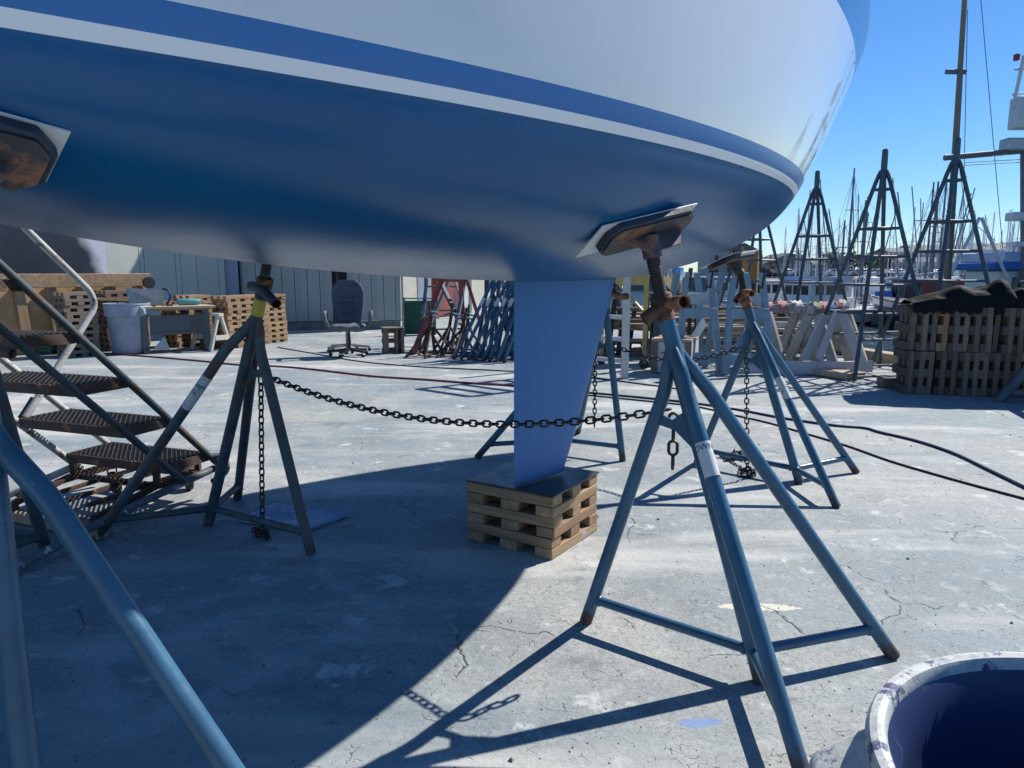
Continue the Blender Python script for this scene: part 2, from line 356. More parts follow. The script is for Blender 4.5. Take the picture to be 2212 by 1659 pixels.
    p=gp(1640,1311); blob(p.x,p.y,.165,.032,-.05,(.62,.6,.5),.95)
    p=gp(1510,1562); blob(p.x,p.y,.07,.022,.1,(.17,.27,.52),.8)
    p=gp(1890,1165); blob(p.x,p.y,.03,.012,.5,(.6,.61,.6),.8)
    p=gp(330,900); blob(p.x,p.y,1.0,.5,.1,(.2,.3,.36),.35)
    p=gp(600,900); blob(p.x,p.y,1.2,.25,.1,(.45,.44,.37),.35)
    # faint squares left by masked spray work, under the hull
    def frame(cx,cy,s,rot,amt):
        nonlocal c
        dx=t.math('SUBTRACT',X,cx); dy=t.math('SUBTRACT',Y,cy); ca,sa=math.cos(rot),math.sin(rot)
        u=t.math('ABSOLUTE',t.math('ADD',t.math('MULTIPLY',dx,ca),t.math('MULTIPLY',dy,sa)))
        v=t.math('ABSOLUTE',t.math('SUBTRACT',t.math('MULTIPLY',dy,ca),t.math('MULTIPLY',dx,sa)))
        d=t.math('ADD',t.math('MAXIMUM',u,v),t.math('MULTIPLY',ed,.04))
        m=t.ramp(d,[(s-.01,0),(s,amt),(s+.05,amt),(s+.12,0)])
        c=t.mix(m,c,(.42,.47,.5))
    p=gp(400,1440); frame(p.x,p.y,.2,.75,.34)
    p=gp(600,1330); frame(p.x,p.y,.28,.72,.3)
    h=t.math('SUBTRACT',t.math('ADD',t.math('MULTIPLY',fine,.5),t.math('MULTIPLY',med,1.2)),t.math('MULTIPLY',cr,1.2))
    return t.set(c,t.ramp(med,[(.3,.62),(.7,.85)]),0,t.bump(h,.65,.012),Specular_IOR_Level=.35)
EDGE=[(80,-40),(13,1.5),(6.9,7.6),(5.75,9.6),(5.35,11.7),(4.6,15),(1.7,24),(-8,60)]
mb=MB(); poly=[(-120,-60),(80,-60)]+EDGE+[(-120,60)]
mb.add([(x,y,0) for x,y in poly],[tuple(range(len(poly)))])
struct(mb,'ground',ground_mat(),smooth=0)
mb=MB()
for a,b in zip(EDGE[:-1],EDGE[1:]): mb.add([(a[0],a[1],0),(b[0],b[1],0),(b[0],b[1],-4),(a[0],a[1],-4)],[(0,1,2,3)])
struct(mb,'quay_wall',M['pile'],smooth=0)
mb=MB(); 
for a,b in zip(EDGE[1:-1],EDGE[2:]):
    A=V((*a,.075)); B=V((*b,.075)); d=(B-A).normalized(); nn=V((-d.y,d.x,0))*.13
    mb.beam(A+nn+d*.005,B+nn-d*.005,.24,.15)
solo(mb,'edge_timber',M['lumber_y'],'long pale timber kerb along the edge of the quay','timber',(5.4,11.5,0),bevel=.01)
def water_mat():
    t=NT('harbour_water'); v=t.mapped((.9,1.7,1)); n1=t.noise(1.3,5,.6,v); n2=t.noise(.35,3,.5,v)
    return t.set((.035,.06,.055),.06,0,t.bump(t.math('ADD',t.math('MULTIPLY',n1,.6),n2),.8,.45),Specular_IOR_Level=.5,IOR=1.33)
mb=MB(); mb.add([(-1500,-60,-2),(1500,-60,-2),(1500,2500,-2),(-1500,2500,-2)],[(0,1,2,3)]); struct(mb,'water',water_mat(),smooth=0)

# ------------------------------------------------------------------ the sailboat
TH=R(53.6693); ax=V((math.cos(TH),math.sin(TH),0)); nx=V((ax.y,-ax.x,0)); O_=V((.006,3.25,0))
ZW,ZM,ZU,ZS,ZT=1.6926,1.722,1.778,2.455,2.82
HP=dict(zw=1.6926,B=1.3284,p=1.7055,q=1.028,n=2.7412,zk0=1.2741,zkf=.0332,se0=2.8209,kp=3.06,se2=4.605,Bt=1.4833,pt=1.0808,qt=1.0936,dB=-.2649,m=.9549)
def hull_b(s,z):
    d=HP; zk=min(d['zk0']+d['zkf']*min(s-.3,0)**2,1.655)
    if z<d['zw']: se=.3+(d['se0']-.3)*max((z-d['zk0'])/(d['zw']-d['zk0']),1e-6)**(1/d['kp'])
    t=min(max((z-d['zw'])/1.05,0),1)
    if z>=d['zw']: se=d['se0']+(d['se2']-d['se0'])*(1-(1-t)**d['m'])
    v=min(max((z-zk)/(d['zw']-zk),0),1)
    Bm=d['B']*(1-(1-v)**d['n'])**(1/d['n']) if z<d['zw'] else d['B']+(d['Bt']-d['B'])*t**.7
    Bm*=1-d['dB']*(-2.6+.22*math.log(1+math.exp(min((s+2.6)/.22,40))))
    if s<-2.6: Bm*=math.sqrt(max(1-((-2.6-s)/2.0)**2,0))
    p=d['p']+(d['pt']-d['p'])*t; q=d['q']+(d['qt']-d['q'])*t
    u=min(max((s+2.2)/(se+2.2),0),1)
    return Bm*max(1-u**p,0)**(1/q),se,zk
def hull_pt(s,z,side=1):
    b,se,zk=hull_b(s,z); return O_+ax*s+nx*(b*side)+V((0,0,max(z,zk)))
zl=[HP['zk0']+.0005+(ZW-HP['zk0']-.0005)*(i/26)**1.9 for i in range(27)]
lev=[(z,0) for z in zl]+[(ZW+(ZM-ZW)*i/2,1) for i in(1,2)]+[(ZM+(ZU-ZM)*i/3,2) for i in(1,2,3)]+[(ZU+(ZS-ZU)*i/16,1) for i in range(1,17)]+[(ZS+(ZT-ZS)*i/8,2) for i in range(1,9)]
NS=150
def zkeel(s):
    d=HP
    if s<=.3: return min(d['zk0']+d['zkf']*(s-.3)**2,1.655)
    return d['zk0']+(d['zw']-d['zk0'])*min((s-.3)/(d['se0']-.3),1)**d['kp']
FB=[(i/28)**1.7 for i in range(29)]
NL=[(ZW,0),(ZW+.014,1),(ZM,1)]+[(ZM+(ZU-ZM)*i/3,2) for i in(1,2,3)]+[(ZU+(ZS-ZU)*i/16,3) for i in range(1,17)]+[(ZS+(ZT-ZS)*i/8,2) for i in range(1,9)]
def lrow(z,side):
    se=hull_b(0,z)[1]; out=[]
    for i in range(NS):
        a=i/(NS-1); s=-4.6+(se+4.6)*(1-(1-a)**1.9); out.append(hull_pt(s,z,side))
    return out
def brow(f,side):
    out=[]
    for i in range(NS):
        a=i/(NS-1); s=-4.6+(HP['se0']+4.6)*(1-(1-a)**1.9); zk=zkeel(s); z=zk+(ZW-zk)*f
        b=hull_b(s,min(z,HP['zw']))[0] if f>0 else 0.0
        out.append(O_+ax*s+nx*(b*side)+V((0,0,z)))
    return out
boat=thing('sailboat','large white sailing boat hull with blue bottom paint propped on stands over the yard','boat',O_)
hm=MB(); base_rows=[]
mis=[0]*29+[m_ for _,m_ in NL[1:]]
for side in (1,-1):
    rows=[brow(f,side) for f in FB[:-1]]+[lrow(z,side) for z,_ in NL]; n0=len(hm.v)
    for r in rows: hm.v+=r
    for i in range(len(rows)-1):
        mi=mis[i+1]
        for k in range(NS-1):
            q=(n0+i*NS+k,n0+i*NS+k+1,n0+(i+1)*NS+k+1,n0+(i+1)*NS+k); hm.f.append(q if side==1 else q[::-1]); hm.m.append(mi)
    base_rows.append((n0,len(rows)))
(a0,nr),(b0,_)=base_rows
for k in range(NS-1):
    hm.f.append((a0+(nr-1)*NS+k,a0+(nr-1)*NS+k+1,b0+(nr-1)*NS+k+1,b0+(nr-1)*NS+k)); hm.m.append(3)
def hull_mats():
    t=NT('bottom_paint'); n=t.noise(1.6,4,.55); st=t.noise(60,3,.6,t.mapped((.15,1,3)))
    c=t.mix(t.ramp(n,[(.3,0),(.7,1)]),(.002,.078,.21),(.004,.10,.255))
    c=t.mix(t.ramp(t.noise(1.1,5,.65,t.mapped((1,1,1.6),loc=(3,1,0))),[(.46,0),(.68,.3)]),c,(.012,.115,.26))
    c=t.mix(t.ramp(t.noise(34,4,.6,t.mapped((.5,.5,1.4))),[(.45,0),(.75,.12)]),c,(.04,.12,.22)); c=t.mix(t.ramp(t.noise(48,6,.75),[(.70,0),(.73,.45)]),c,(.16,.2,.25))
    A=t.set(c,t.ramp(t.noise(2.2,5,.6),[(.3,.25),(.7,.34)]),0,t.bump(t.math('ADD',t.noise(3,2),t.math('MULTIPLY',t.noise(40,4,.6,t.mapped((.5,.5,1.4))),.25)),.09,.01),Specular_IOR_Level=.45)
    t=NT('white_topside'); c=t.mix(t.noise(3,5,.6),(.76,.76,.75),(.82,.82,.81))
    w1=t.noise(1.5,3,.5,t.mapped((1,1,.45))); w2=t.noise(14,4,.6,t.mapped((1,1,.3)))
    B=t.set(c,t.ramp(t.noise(6,5,.65),[(.35,.05),(.7,.16)]),0,t.bump(t.math('ADD',w1,t.math('MULTIPLY',w2,.07)),.12,.03),Coat_Weight=.5,Coat_Roughness=.05)
    t=NT('blue_boot_stripe'); c=t.mix(t.noise(2.5,5,.6),(.04,.165,.43),(.05,.19,.48))
    C=t.set(c,.22,0,t.bump(t.noise(1.6,3),.1,.03),Specular_IOR_Level=.4)
    t=NT('white_waterline_stripe'); D=t.set(t.mix(t.noise(4,4),(.88,.88,.87),(.92,.92,.91)),.3)
    return [A,D,C,B]
hull=hm.build('hull',hull_mats(),boat,smooth=60)
import bmesh
bm_=bmesh.new(); bm_.from_mesh(hull.data); bmesh.ops.remove_doubles(bm_,verts=bm_.verts,dist=.0003); bm_.to_mesh(hull.data); bm_.free(); hull.data.update()
# fin keel, a foil standing on the pallets
KD=V((.69,.724,0)).normalized(); KN=V((KD.y,-KD.x,0)); KZ=.312
rows=[]
for i in range(13):
    f=i/12; z=KZ+(1.36-KZ)*f
    x0=V((.008,3.252,0)); c=.36+(.80-.36)*f**.93
    sec=[]
    N=18
    for k in range(2*N):
        a=(k if k<=N else 2*N-k)/N; sgn=1 if k<=N else -1
        xx=(1-math.cos(a*math.pi))/2                      # 0 sharp edge .. 1 round edge
        th=.055*(xx**.9)*math.sqrt(max(1-xx,0))*1.9*c+.0015
        if k in(0,N): th=0.0 if k==N else .0012
        sec.append(x0+KD*(xx*c)+KN*(th*sgn)+V((0,0,z+.012*xx*(1-f))))
    rows.append(sec)
km=MB().grid(rows,close=True); n=len(rows[0]); km.f.append(tuple(range(n-1,-1,-1))); km.m.append(0)
keel=km.build('fin_keel',M['keel_blue'],boat,smooth=50)

# ------------------------------------------------------------------ small crossed-beam pallets
def pallet_mb(mats,w=.467,d=.426,h=.1):
    rnd=random.Random(3); mb=MB()
    for j in range(3): mb.bx(-w/2+rnd.uniform(0,.004),w/2-rnd.uniform(0,.004),-d/2+j*(d-.085)/2,-d/2+j*(d-.085)/2+.085,h*.5+.0008,h-.0008,0)
    for j in range(3): mb.bx(-w/2+j*(w-.09)/2,-w/2+j*(w-.09)/2+.09,-d/2+rnd.uniform(0,.006),d/2-rnd.uniform(0,.006),.0008,h*.5-.0006,1)
    return mb
sn,slf,sr=gp(1195,1211),gp(1013,1167),gp(1305,1155)
pd=(sn-slf).normalized(); prz=math.atan2(pd.y,pd.x); pper=V((-pd.y,pd.x,0)); PW,PD=.485,.466
pc=sn-pd*PW/2+pper*PD/2
for i in range(3):
    lb=['bottom wooden pallet of the three stacked under the keel','middle wooden pallet of the three stacked under the keel','top wooden pallet of the three, directly under the plywood below the keel'][i]
    t=thing('pallet',lb,'pallet',(pc.x,pc.y,i*.1),'pallets stacked under the keel',prz+(-.02,.012,0)[i])
    for j in range(3):
        jw=random.uniform(-.004,.004)
        m=MB().bx(-PW/2+jw,PW/2+jw,-PD/2+j*(PD-.09)/2,-PD/2+j*(PD-.09)/2+.09,.051,.099); o=m.build('deck_beam',M['pine_x'],None,bevel=.004); o.parent=t; ORG[o.name]=V((0,0,0))
        m=MB().bx(-PW/2+j*(PW-.095)/2,-PW/2+j*(PW-.095)/2+.095,-PD/2+jw,PD/2+jw,.001,.0495); o=m.build('cross_beam',M['pine_y'],None,bevel=.004); o.parent=t; ORG[o.name]=V((0,0,0))
t=thing('plywood_sheet','dark red-edged plywood sheet between the keel and the pallet stack','plywood',(pc.x,pc.y,.3),None,prz)
o=MB().bx(-PW/2-.006,PW/2+.004,-PD/2-.006,PD/2+.006,.0015,.0105).build('plywood_sheet',M['keel_ply'],None,bevel=.002)
bpy.data.objects.remove(t); o.location=(pc.x,pc.y,.3); o.rotation_euler=(0,0,prz); tag(o,'dark red-edged plywood sheet between the keel and the pallet stack','plywood')
tk=MB().box((0,0,0),(.05,.002,.028)).build('pallet_tag',M['label_paper'],None); p=at(1258,1153,3.33)
tk.location=p+V((.004,-.012,0)); tk.rotation_euler=(.3,.2,prz+R(90)); tag(tk,'small white paper tag stapled on the sunlit side of the pallet stack','tag')

# ------------------------------------------------------------------ boat stands
def plate(mb,P,n,long,L,W_,t,cut=.3,mi=0):
    n=V(n).normalized(); u=(V(long)-n*V(long).dot(n)).normalized(); w_=n.cross(u); a,b=L/2,W_/2; k=b*2*cut
    pts=[(-a,-b+k),(-a+k,-b),(a-k,-b),(a,-b+k),(a,b-k),(a-k,b),(-a+k,b),(-a,b-k)]
    mb.prism([V(P)+u*x+w_*y for x,y in pts],n*t,mi); return u,w_
def stand(label,C,T,feet,steel,bulge=(.05,.05,.05),screwtop=None,pad=None,handle=None,r=.0265,lr=.0235,band=None,sheet=None,plate_on=(0,),hmat='rust_orange'):
    C,T=V(C),V(T); feet=[V(f) for f in feet]
    st=thing('boat_stand',label,'boat stand',(C.x,C.y,0),'boat stands around the hull')
    m=M[steel]
    MB().tube([C+V((0,0,.004)),lerp(C,T,.5),T],[r,r,r*1.05],18).build('mast',m,st)
    MB().tube([T-(T-C).normalized()*.01,T+(T-C).normalized()*.045],r*1.12,18).build('collar',M[hmat],st)
    legs=[]
    for i,f in enumerate(feet):
        out=(f-C); out.z=0; out.normalize()
        a=lerp(C,T,.93)+out*r*.6; b=lerp(C,T,.87)+out*(r+.010); c=lerp(C,T,.79)+out*(r+bulge[i])
        e=f+V((0,0,.004)); dd=lerp(c,e,.12)
        path=smoothpath([a,b,c,dd],6)+[lerp(c,e,.4),e]
        rr=[lr*min(1,.25+.75*k/7) for k in range(len(path))]
        L=MB().tube(path,rr,16).build('leg',m,st); legs.append((a,b,c,e,out,L))
        q=c+(e-c)*(1-.10/c.z); p=lerp(C,T,.085)
        dv=(q-p).normalized(); br=MB().tube([p+dv*r*.6,q],lr*.74,14)
        for e0,e1 in ((p+dv*r*.85,p+dv*(r+.012)),(q-dv*(lr+.010),q-dv*lr*.8)): br.tube([e0,lerp(e0,e1,.3),lerp(e0,e1,.7),e1],[lr*.8,lr*.92,lr*.9,lr*.78],14)
        br.build('brace',m,st)
    for i in plate_on:
        a,b,c,e,out,L=legs[i]
        h0=lerp(C,T,.75); h1=lerp(C,T,.665); q1=c+(e-c)*(1-(h1.z+.03)/c.z); q0=c+(e-c)*(1-(h0.z-.03)/c.z)
        side=(q1-h1).cross(V((0,0,1))).normalized()*.006
        MB().prism([h0-side*.5,lerp(h0,q0,.5)-V((0,0,.035))-side*.5,q0-side*.5,q1-side*.5,lerp(h1,q1,.5)-side*.5,h1-V((0,0,.05))-side*.5],side).build('chain_plate',m,st)
    if screwtop is not None:
        S2=V(screwtop); T2=T+(T-C).normalized()*.03; L=(S2-T2).length; n=int(L/.0085); pr=[]
        for k in range(n): pr+=[(.0225,k*L/n),(.0225,(k+.35)*L/n),(.0185,(k+.5)*L/n),(.0185,(k+.85)*L/n)]
        MB().lathe(pr+[(.0185,L)],T2,S2-T2,18).build('screw',M['dark_iron'],st)
    if handle:
        hp=smoothpath(handle,6); MB().pipe(hp,.0225,.0175,16).build('wing_handle',M[hmat],st)
        ctr=T+(T-C).normalized()*.055; MB().lathe([(.028,-.03),(.037,-.02),(.037,.022),(.028,.03)],ctr,T-C,18).build('nut',M['rust'],st)
    if pad:
        P,n,lg,L,W_=pad; n=V(n).normalized(); P=V(P)
        mb=MB(); u,w_=plate(mb,P+n*.006,n,lg,L,W_,.026,.26); mb.build('pad_board',M['pad_wood'],st,bevel=.006)
        mb=MB(); plate(mb,P+n*.033,n,lg,L*.93,W_*.86,.006,.22); mb.build('pad_plate',M['pad_steel'],st,bevel=.002)
        mb=MB(); q=P+n*.040; mb.prism([q-u*.10-w_*.003,q+u*.14-w_*.003,q+u*.10+n*.055-w_*.003,q-u*.03+n*.06-w_*.003],w_*.007); mb.build('pad_rib',M['pad_steel'],st)
        if screwtop is not None:
            S2=V(screwtop); MB().tube([S2-(S2-T).normalized()*.035,lerp(S2,P+n*.036,.95)],.031,16).build('swivel',M['pad_steel'],st)
        if sheet:
            mb=MB(); du,dw,SL,SW=sheet; cc=P+n*.003+u*du+w_*dw; a,b=SL/2,SW/2
            mb.prism([cc-u*a-w_*b,cc+u*a-w_*b*.75,cc+u*a+w_*b,cc-u*a*.9+w_*b],n*.004); mb.build('pad_sheet',M['sheet'],st)
    if band:
        i,f0,f1,mt,rr=band
        if i<0: p,q=lerp(C,T,f0),lerp(C,T,f1); rad=r*1.06
        else: a,b,c,e,out,L=legs[i]; p,q=lerp(c,e,f0)+out*.004,lerp(c,e,f1)+out*.004; rad=lr*1.07
        bnd=MB().tube([p,q],rad*rr,18,False).build('sticker' if mt=='label_paper' else 'tape_band',M[mt],st)
        return st,legs,(p,q,rad*rr,bnd)
    return st,legs,None
def vz(p): return V((p.x,p.y,0))
# right foreground
TA=V((.515,2.40,1.165))
stA,lgA,bA=stand('blue boat stand nearest the camera at right, with a white sticker on its front leg',(.81,2.148,0),TA,[gp(1265,1345),gp(1930,1420),gp(1738,1690)],'blue_steel',bulge=(.05,.065,.03),
  screwtop=(.447,2.352,1.395),pad=((.425,2.375,1.464),(.446,-.388,-.806),(.43,.27,.115),.37,.15),sheet=(-.024,-.006,.425,.157),
  handle=[at(1391,691,2.385),at(1412,676,2.39),at(1432,662,2.40),at(1452,655,2.37),at(1478,652,2.28)],band=None)
# paper sticker on the near leg of the first stand
a,b,c,e,out,L=lgA[2]
def tube_patch(p,q,r,cen,half,seg=14):
    d=(q-p).normalized(); u=(cen-d*cen.dot(d)).normalized(); w_=d.cross(u); rows=[]
    for k in range(seg+1):
        an=-half+2*half*k/seg; o=(u*math.cos(an)+w_*math.sin(an))*r; rows.append([p+o,q+o])
    return MB().grid(rows),u,w_,d

rn=random.Random(4); mb=MB()
for i in range(900):
    px=rn.uniform(0,2212); py=rn.uniform(800,1659); p=gp(px,py); s=rn.uniform(.0015,.005)*(1+(rn.random()<.05)*1.5)
    u=V((rn.uniform(-1,1),rn.uniform(-1,1),0)).normalized(); w_=V((-u.y,u.x,0)); k=rn.uniform(.5,1)
    mb.add([p+u*s,p+w_*s*k,p-u*s*.9,p-w_*s,p+V((0,0,s*.9))],[(0,1,4),(1,2,4),(2,3,4),(3,0,4)])
gr=mb.build('grit',paint('grit',(.2,.2,.19),.9,.6,9,bump=0),None,smooth=0,loc=(0,2,0)); tag(gr,'loose grit and paint flakes scattered over the concrete','grit',None,'stuff')
P_=hull_pt(-1.72,1.47,1); 

cam=V((0,0,EYE))
def sticker_on(st,c,e,f0,f1,lr,words=True):
    dd=lerp(c,e,.25)
    p,q=lerp(c,e,f0),lerp(c,e,f1); mid=(p+q)/2; mb,u,w_,d=tube_patch(p,q,lr+.0022,cam-mid,1.25); s=mb.build('sticker',M['label_paper'],st)
    ORG[s.name]=ORG[st.name]
    if words:
        # lettering reads across the leg
        up=-d; rt=up.cross(u).normalized()
        Mx=Matrix((rt,up,u)).transposed().to_4x4()
        def tx(tt,size,f,mat,dx=0):
            Mm=Mx.copy(); Mm.translation=lerp(p,q,f)+u*(lr+.0026)+rt*dx; o=text_mesh(tt,size,'lettering',mat,s,Mm)
            # wrap onto the tube
            for v in o.data.vertices:
                g=v.co+ORG[s.name]-lerp(p,q,f); x=g.dot(rt); y=g.dot(up); an=x/(lr+.003); rr=lr+.0032
                v.co=lerp(p,q,f)+up*y+u*(rr*math.cos(an))+rt*(rr*math.sin(an))-ORG[s.name]
        tx('OWN',.028,.24,M['blue_print'])
        for k,(ff,wd) in enumerate(((.42,.030),(.48,.036),(.54,.026))):
            pass
    return s
def fy(c,e,y):                       # where along a leg a given picture row falls
    lo_,hi_=0.,1.
    for _ in range(40):
        m_=(lo_+hi_)/2
        if proj(lerp(c,e,m_))[1]<y: lo_=m_
        else: hi_=m_
    return lo_
sticker_on(stA,c,e,fy(c,e,958),fy(c,e,1032),.0235)
# far right, in sun
pdC=at(1577,548,4.62)
stC,lgC,_=stand('blue boat stand in full sun behind the first, tape round one leg',(1.807,4.353,0),(1.505,4.60,1.09),[gp(1505,1000),gp(1850,1022),gp(1808,1097)],'blue_steel',
  screwtop=(1.452,4.63,1.335),pad=((1.40,4.66,1.405),(.35,-.2,-.9),(.6,.75,.1),.42,.2),sheet=(0,-.01,.46,.22),
  handle=[at(1590,650,4.55),at(1602,636,4.58),at(1612,632,4.52),at(1624,634,4.45)],band=(2,.22,.36,'tape',1.0))
# beyond the keel, on the far side of the hull
stD,lgD,_=stand('blue boat stand half hidden behind the keel on the far side of the hull',(.35,5.15,0),(.66,4.93,1.16),[gp(1345,996),gp(1030,990),(.54,5.77,0)],'blue_steel',
  screwtop=(.70,4.90,1.36),pad=((.73,4.88,1.42),(-.35,.2,-.9),(.6,.8,.1),.42,.2),handle=[at(1355,640,4.9),at(1338,640,4.88),at(1318,628,4.95)])
# rusty stand at left, yellow band
TE=V((-1.135,3.275,1.215))
stE,lgE,bE=stand('dark rusty boat stand at left with a yellow band under its screw',(-1.596,3.606,0),TE,[gp(672,1197),gp(208,1165),gp(513,1078)],'rust_steel',bulge=(.05,.075,.05),
  screwtop=(-1.075,3.23,1.43),pad=((-1.06,3.21,1.47),(-.4,.3,-.85),(.59,.8,.1),.42,.2),hmat='dark_iron',
  handle=[at(543,618,3.30),at(558,622,3.25),at(575,634,3.2),at(588,648,3.16),at(597,656,3.12)],band=(-1,.925,.985,'yellow',1.03),lr=.0245)
a,b,c,e,out,L=lgE[1]
MB().tube([lerp(c,e,.13),lerp(c,e,.29)],.0252,18,False).build('tape_band',M['tape'],stE)
# big blue stand at the left frame edge, very near
stB,lgB,_=stand('blue boat stand cut by the left frame edge, closest of all, thick glossy legs',(-.90,1.20,0),(-1.03,1.37,1.12),[(-.33,1.235,0),(-1.25,.72,0),(-1.4,1.45,0)],'blue_steel',bulge=(.075,.05,.05),
  screwtop=(-1.03,1.25,1.45),pad=((-.935,1.165,1.548),(.33,-.47,-.82),(.56,.82,.03),.38,.15),sheet=(.006,.001,.385,.152),plate_on=(),
  handle=[(-1.28,1.42,1.17),(-1.04,1.37,1.17),(-1.12,1.18,1.15)])
# rusty stand beside it
stF,lgF,_=stand('dark rusty boat stand at the far left with an orange-rusted handle end',(-2.225,3.258,0),(-2.19,2.98,.96),[(-2.95,3.5,0),(-2.42,2.70,0),(-2.95,2.95,0)],'rust_steel',
  screwtop=(-2.185,2.95,1.5),hmat='rust_orange',handle=[at(-150,690,2.8),at(-100,725,2.85),at(-60,748,2.88),at(27,764,2.84)])
# stand whose leg enters at the right frame edge
stG,lgG,_=stand('faded blue boat stand leaning in at the right frame edge by the dark pallets',(5.62,6.75,0),(5.78,6.9,1.5),[(4.98,7.22,0),(6.3,6.9,0),(5.5,6.1,0)],'pale_steel',r=.05,lr=.05,plate_on=())

# ------------------------------------------------------------------ chains
def chain(pts,label,wire=.0045,pitch=.032,loc=None,group='chains on the boat stands'):
    path=[V(p) for p in pts]; seg=[0]
    for a,b in zip(path[:-1],path[1:]): seg.append(seg[-1]+(b-a).length)
    n=max(2,int(seg[-1]/pitch)); mb=MB(); j=0
    def pos(s):
        for i in range(len(seg)-1):
            if s<=seg[i+1] or i==len(seg)-2: return path[i].lerp(path[i+1],(s-seg[i])/max(seg[i+1]-seg[i],1e-6))
    for k in range(n):
        p=pos(seg[-1]*(k+.5)/n); t=(pos(seg[-1]*min((k+1)/n,1))-pos(seg[-1]*k/n)).normalized()
        u=t.cross(V((0,0,1))) if abs(t.z)<.95 else t.cross(V((.3,1,0))); u.normalize(); w_=t.cross(u)
        if k%2: u=w_
        hl=pitch*.5+wire*.9; hw=pitch*.38; st=hl-hw; ring=[]
        for q in range(12):
            an=2*math.pi*q/12+math.pi/12; x=math.cos(an)*hw+(st if math.cos(an)>0 else -st); ring.append(p+t*x+u*(math.sin(an)*hw))
        mb.tube(ring,wire,6,False,closed=True)
    return solo(mb,'chain',M['chain'],label,'chain',loc or path[0],group,smooth=60)
def cat(a,b,sag,n=60):
    return [lerp(a,b,i/n)-V((0,0,sag*4*(i/n)*(1-i/n))) for i in range(n+1)]
def plate_pt(lg,C,T,k=.5): 
    a,b,c,e,out,L=lg; h1=lerp(V(C),V(T),.5); q1=c+(e-c)*(1-(h1.z+.03)/c.z); return lerp(h1,q1,k)-V((0,0,.02))
pE=at(563,806,3.42); pA=at(1447,884,2.47)
chain(cat(pE,pA,.135,80),'long rusty chain slung between two stands in front of the keel')
def pile(c,r,n,seed):
    rn=random.Random(seed); return [V((c.x+rn.uniform(-r,r),c.y+rn.uniform(-r,r),.012+rn.uniform(0,.03))) for _ in range(n)]
b_=gp(567,1160); chain([pE-V((0,0,.02)),lerp(pE,at(567,1150,3.40),.5),at(567,1150,3.40)]+pile(gp(567,1160),.05,9,1),'chain hanging straight down inside the dark rusty stand')
pA2=at(1455,893,2.46); chain([pA2,at(1454,960,2.46),at(1453,1012,2.46)],'short loose chain end hanging from the plate of the nearest right stand',wire=.006,pitch=.04)
pC=at(1613,752,4.5); g0=gp(1617,1030)
chain([pC,at(1613,890,4.48),at(1614,1005,4.45)]+pile(g0,.05,16,2)+smoothpath([gp(1600,1010),gp(1580,1000),gp(1570,985),gp(1590,978)],2)+pile(gp(1583,990),.09,22,4)+[gp(1640,990)],'chain hanging from the sunlit blue stand and heaped on the concrete below')
pD=at(1285,762,5.05); chain([pD,at(1285,840,5.05),at(1284,922,5.05)],'chain hanging beside the trailing edge of the keel',wire=.0048)
chain(cat(at(1318,742,5.0),at(1600,750,4.52),.10,40),'chain slung between the stand behind the keel and the sunlit stand')

# ------------------------------------------------------------------ hoses and cables on the ground
def hose(pts,r,mat,label,cat_='hose'):
    p=[gp(x,y)+V((0,0,r)) for x,y in pts]; solo(MB().tube(smoothpath(p,10),r,8),'hose' if cat_=='hose' else 'cable',mat,label,cat_,p[0])
hose([(60,757),(180,762),(300,770),(420,780),(520,790),(600,793),(680,800),(800,814),(920,822),(1010,829),(1080,833),(1240,842)],.012,M['dark_red_line'],'thin dark red hose running across the yard behind the stands')
hose([(600,751),(680,765),(780,782),(900,793),(1000,798),(1100,803),(1240,812),(1380,830),(1500,846)],.008,M['black_rubber'],'black cable running from the pallets towards the keel','cable')
hose([(1230,846),(1400,862),(1500,873),(1600,888),(1690,905),(1800,921),(1868,927),(1900,936),(1980,955),(2060,982),(2140,1020),(2230,1064)],.0105,M['navy_hose'],'navy blue hose curving across the sunlit concrete at right')
hose([(1240,852),(1400,868),(1500,879),(1580,897),(1660,915),(1740,938),(1830,965),(1920,997),(2010,1024),(2110,1052),(2230,1084)],.0075,M['black_rubber'],'black cable beside the navy hose on the sunlit concrete','cable')

# ------------------------------------------------------------------ plywood square on the shaded ground
P4=[gp(513,1128),gp(592,1092),gp(757,1116),gp(662,1151)]
def board_mat():
    t=NT('paint_stained_board'); n=t.noise(4,6,.65); c=t.mix(t.ramp(n,[(.35,0),(.62,1)]),(.05,.13,.33),(.34,.4,.5)); c=t.mix(t.ramp(t.noise(11,5,.7),[(.56,0),(.6,1)]),c,(.5,.53,.58)); return t.set(c,.6,0)
solo(MB().prism([p+V((0,0,.004)) for p in P4],(0,0,.012)),'painted_board',board_mat(),'square board stained with blue paint lying in the shade by the rusty stand','board',P4[0],bevel=.002)

# ------------------------------------------------------------------ paint-crusted bin, bottom right
def bin_mat():
    t=NT('paint_crusted_bin'); n=t.noise(16,8,.75); c=t.mix(t.ramp(n,[(.42,0),(.455,1)]),(.05,.065,.15),(.50,.52,.51)); c=t.mix(t.ramp(t.noise(26,7,.75),[(.5,0),(.62,.65)]),c,(.26,.29,.33)); c=t.mix(t.ramp(t.noise(60,4,.7,t.mapped((1,1,.3))),[(.6,0),(.68,.6)]),c,(.62,.63,.6)); return t.set(c,.7,0,t.bump(n,.5,.006))
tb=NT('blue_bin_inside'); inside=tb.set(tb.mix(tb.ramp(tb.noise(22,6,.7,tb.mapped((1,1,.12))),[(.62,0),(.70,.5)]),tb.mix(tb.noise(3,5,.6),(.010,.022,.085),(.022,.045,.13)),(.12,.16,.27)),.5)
bc=V((.785,.74,0)); bz=.71; bn=thing('waste_bin','open dark blue plastic bin crusted with dried white paint, lower right corner','bin',bc)
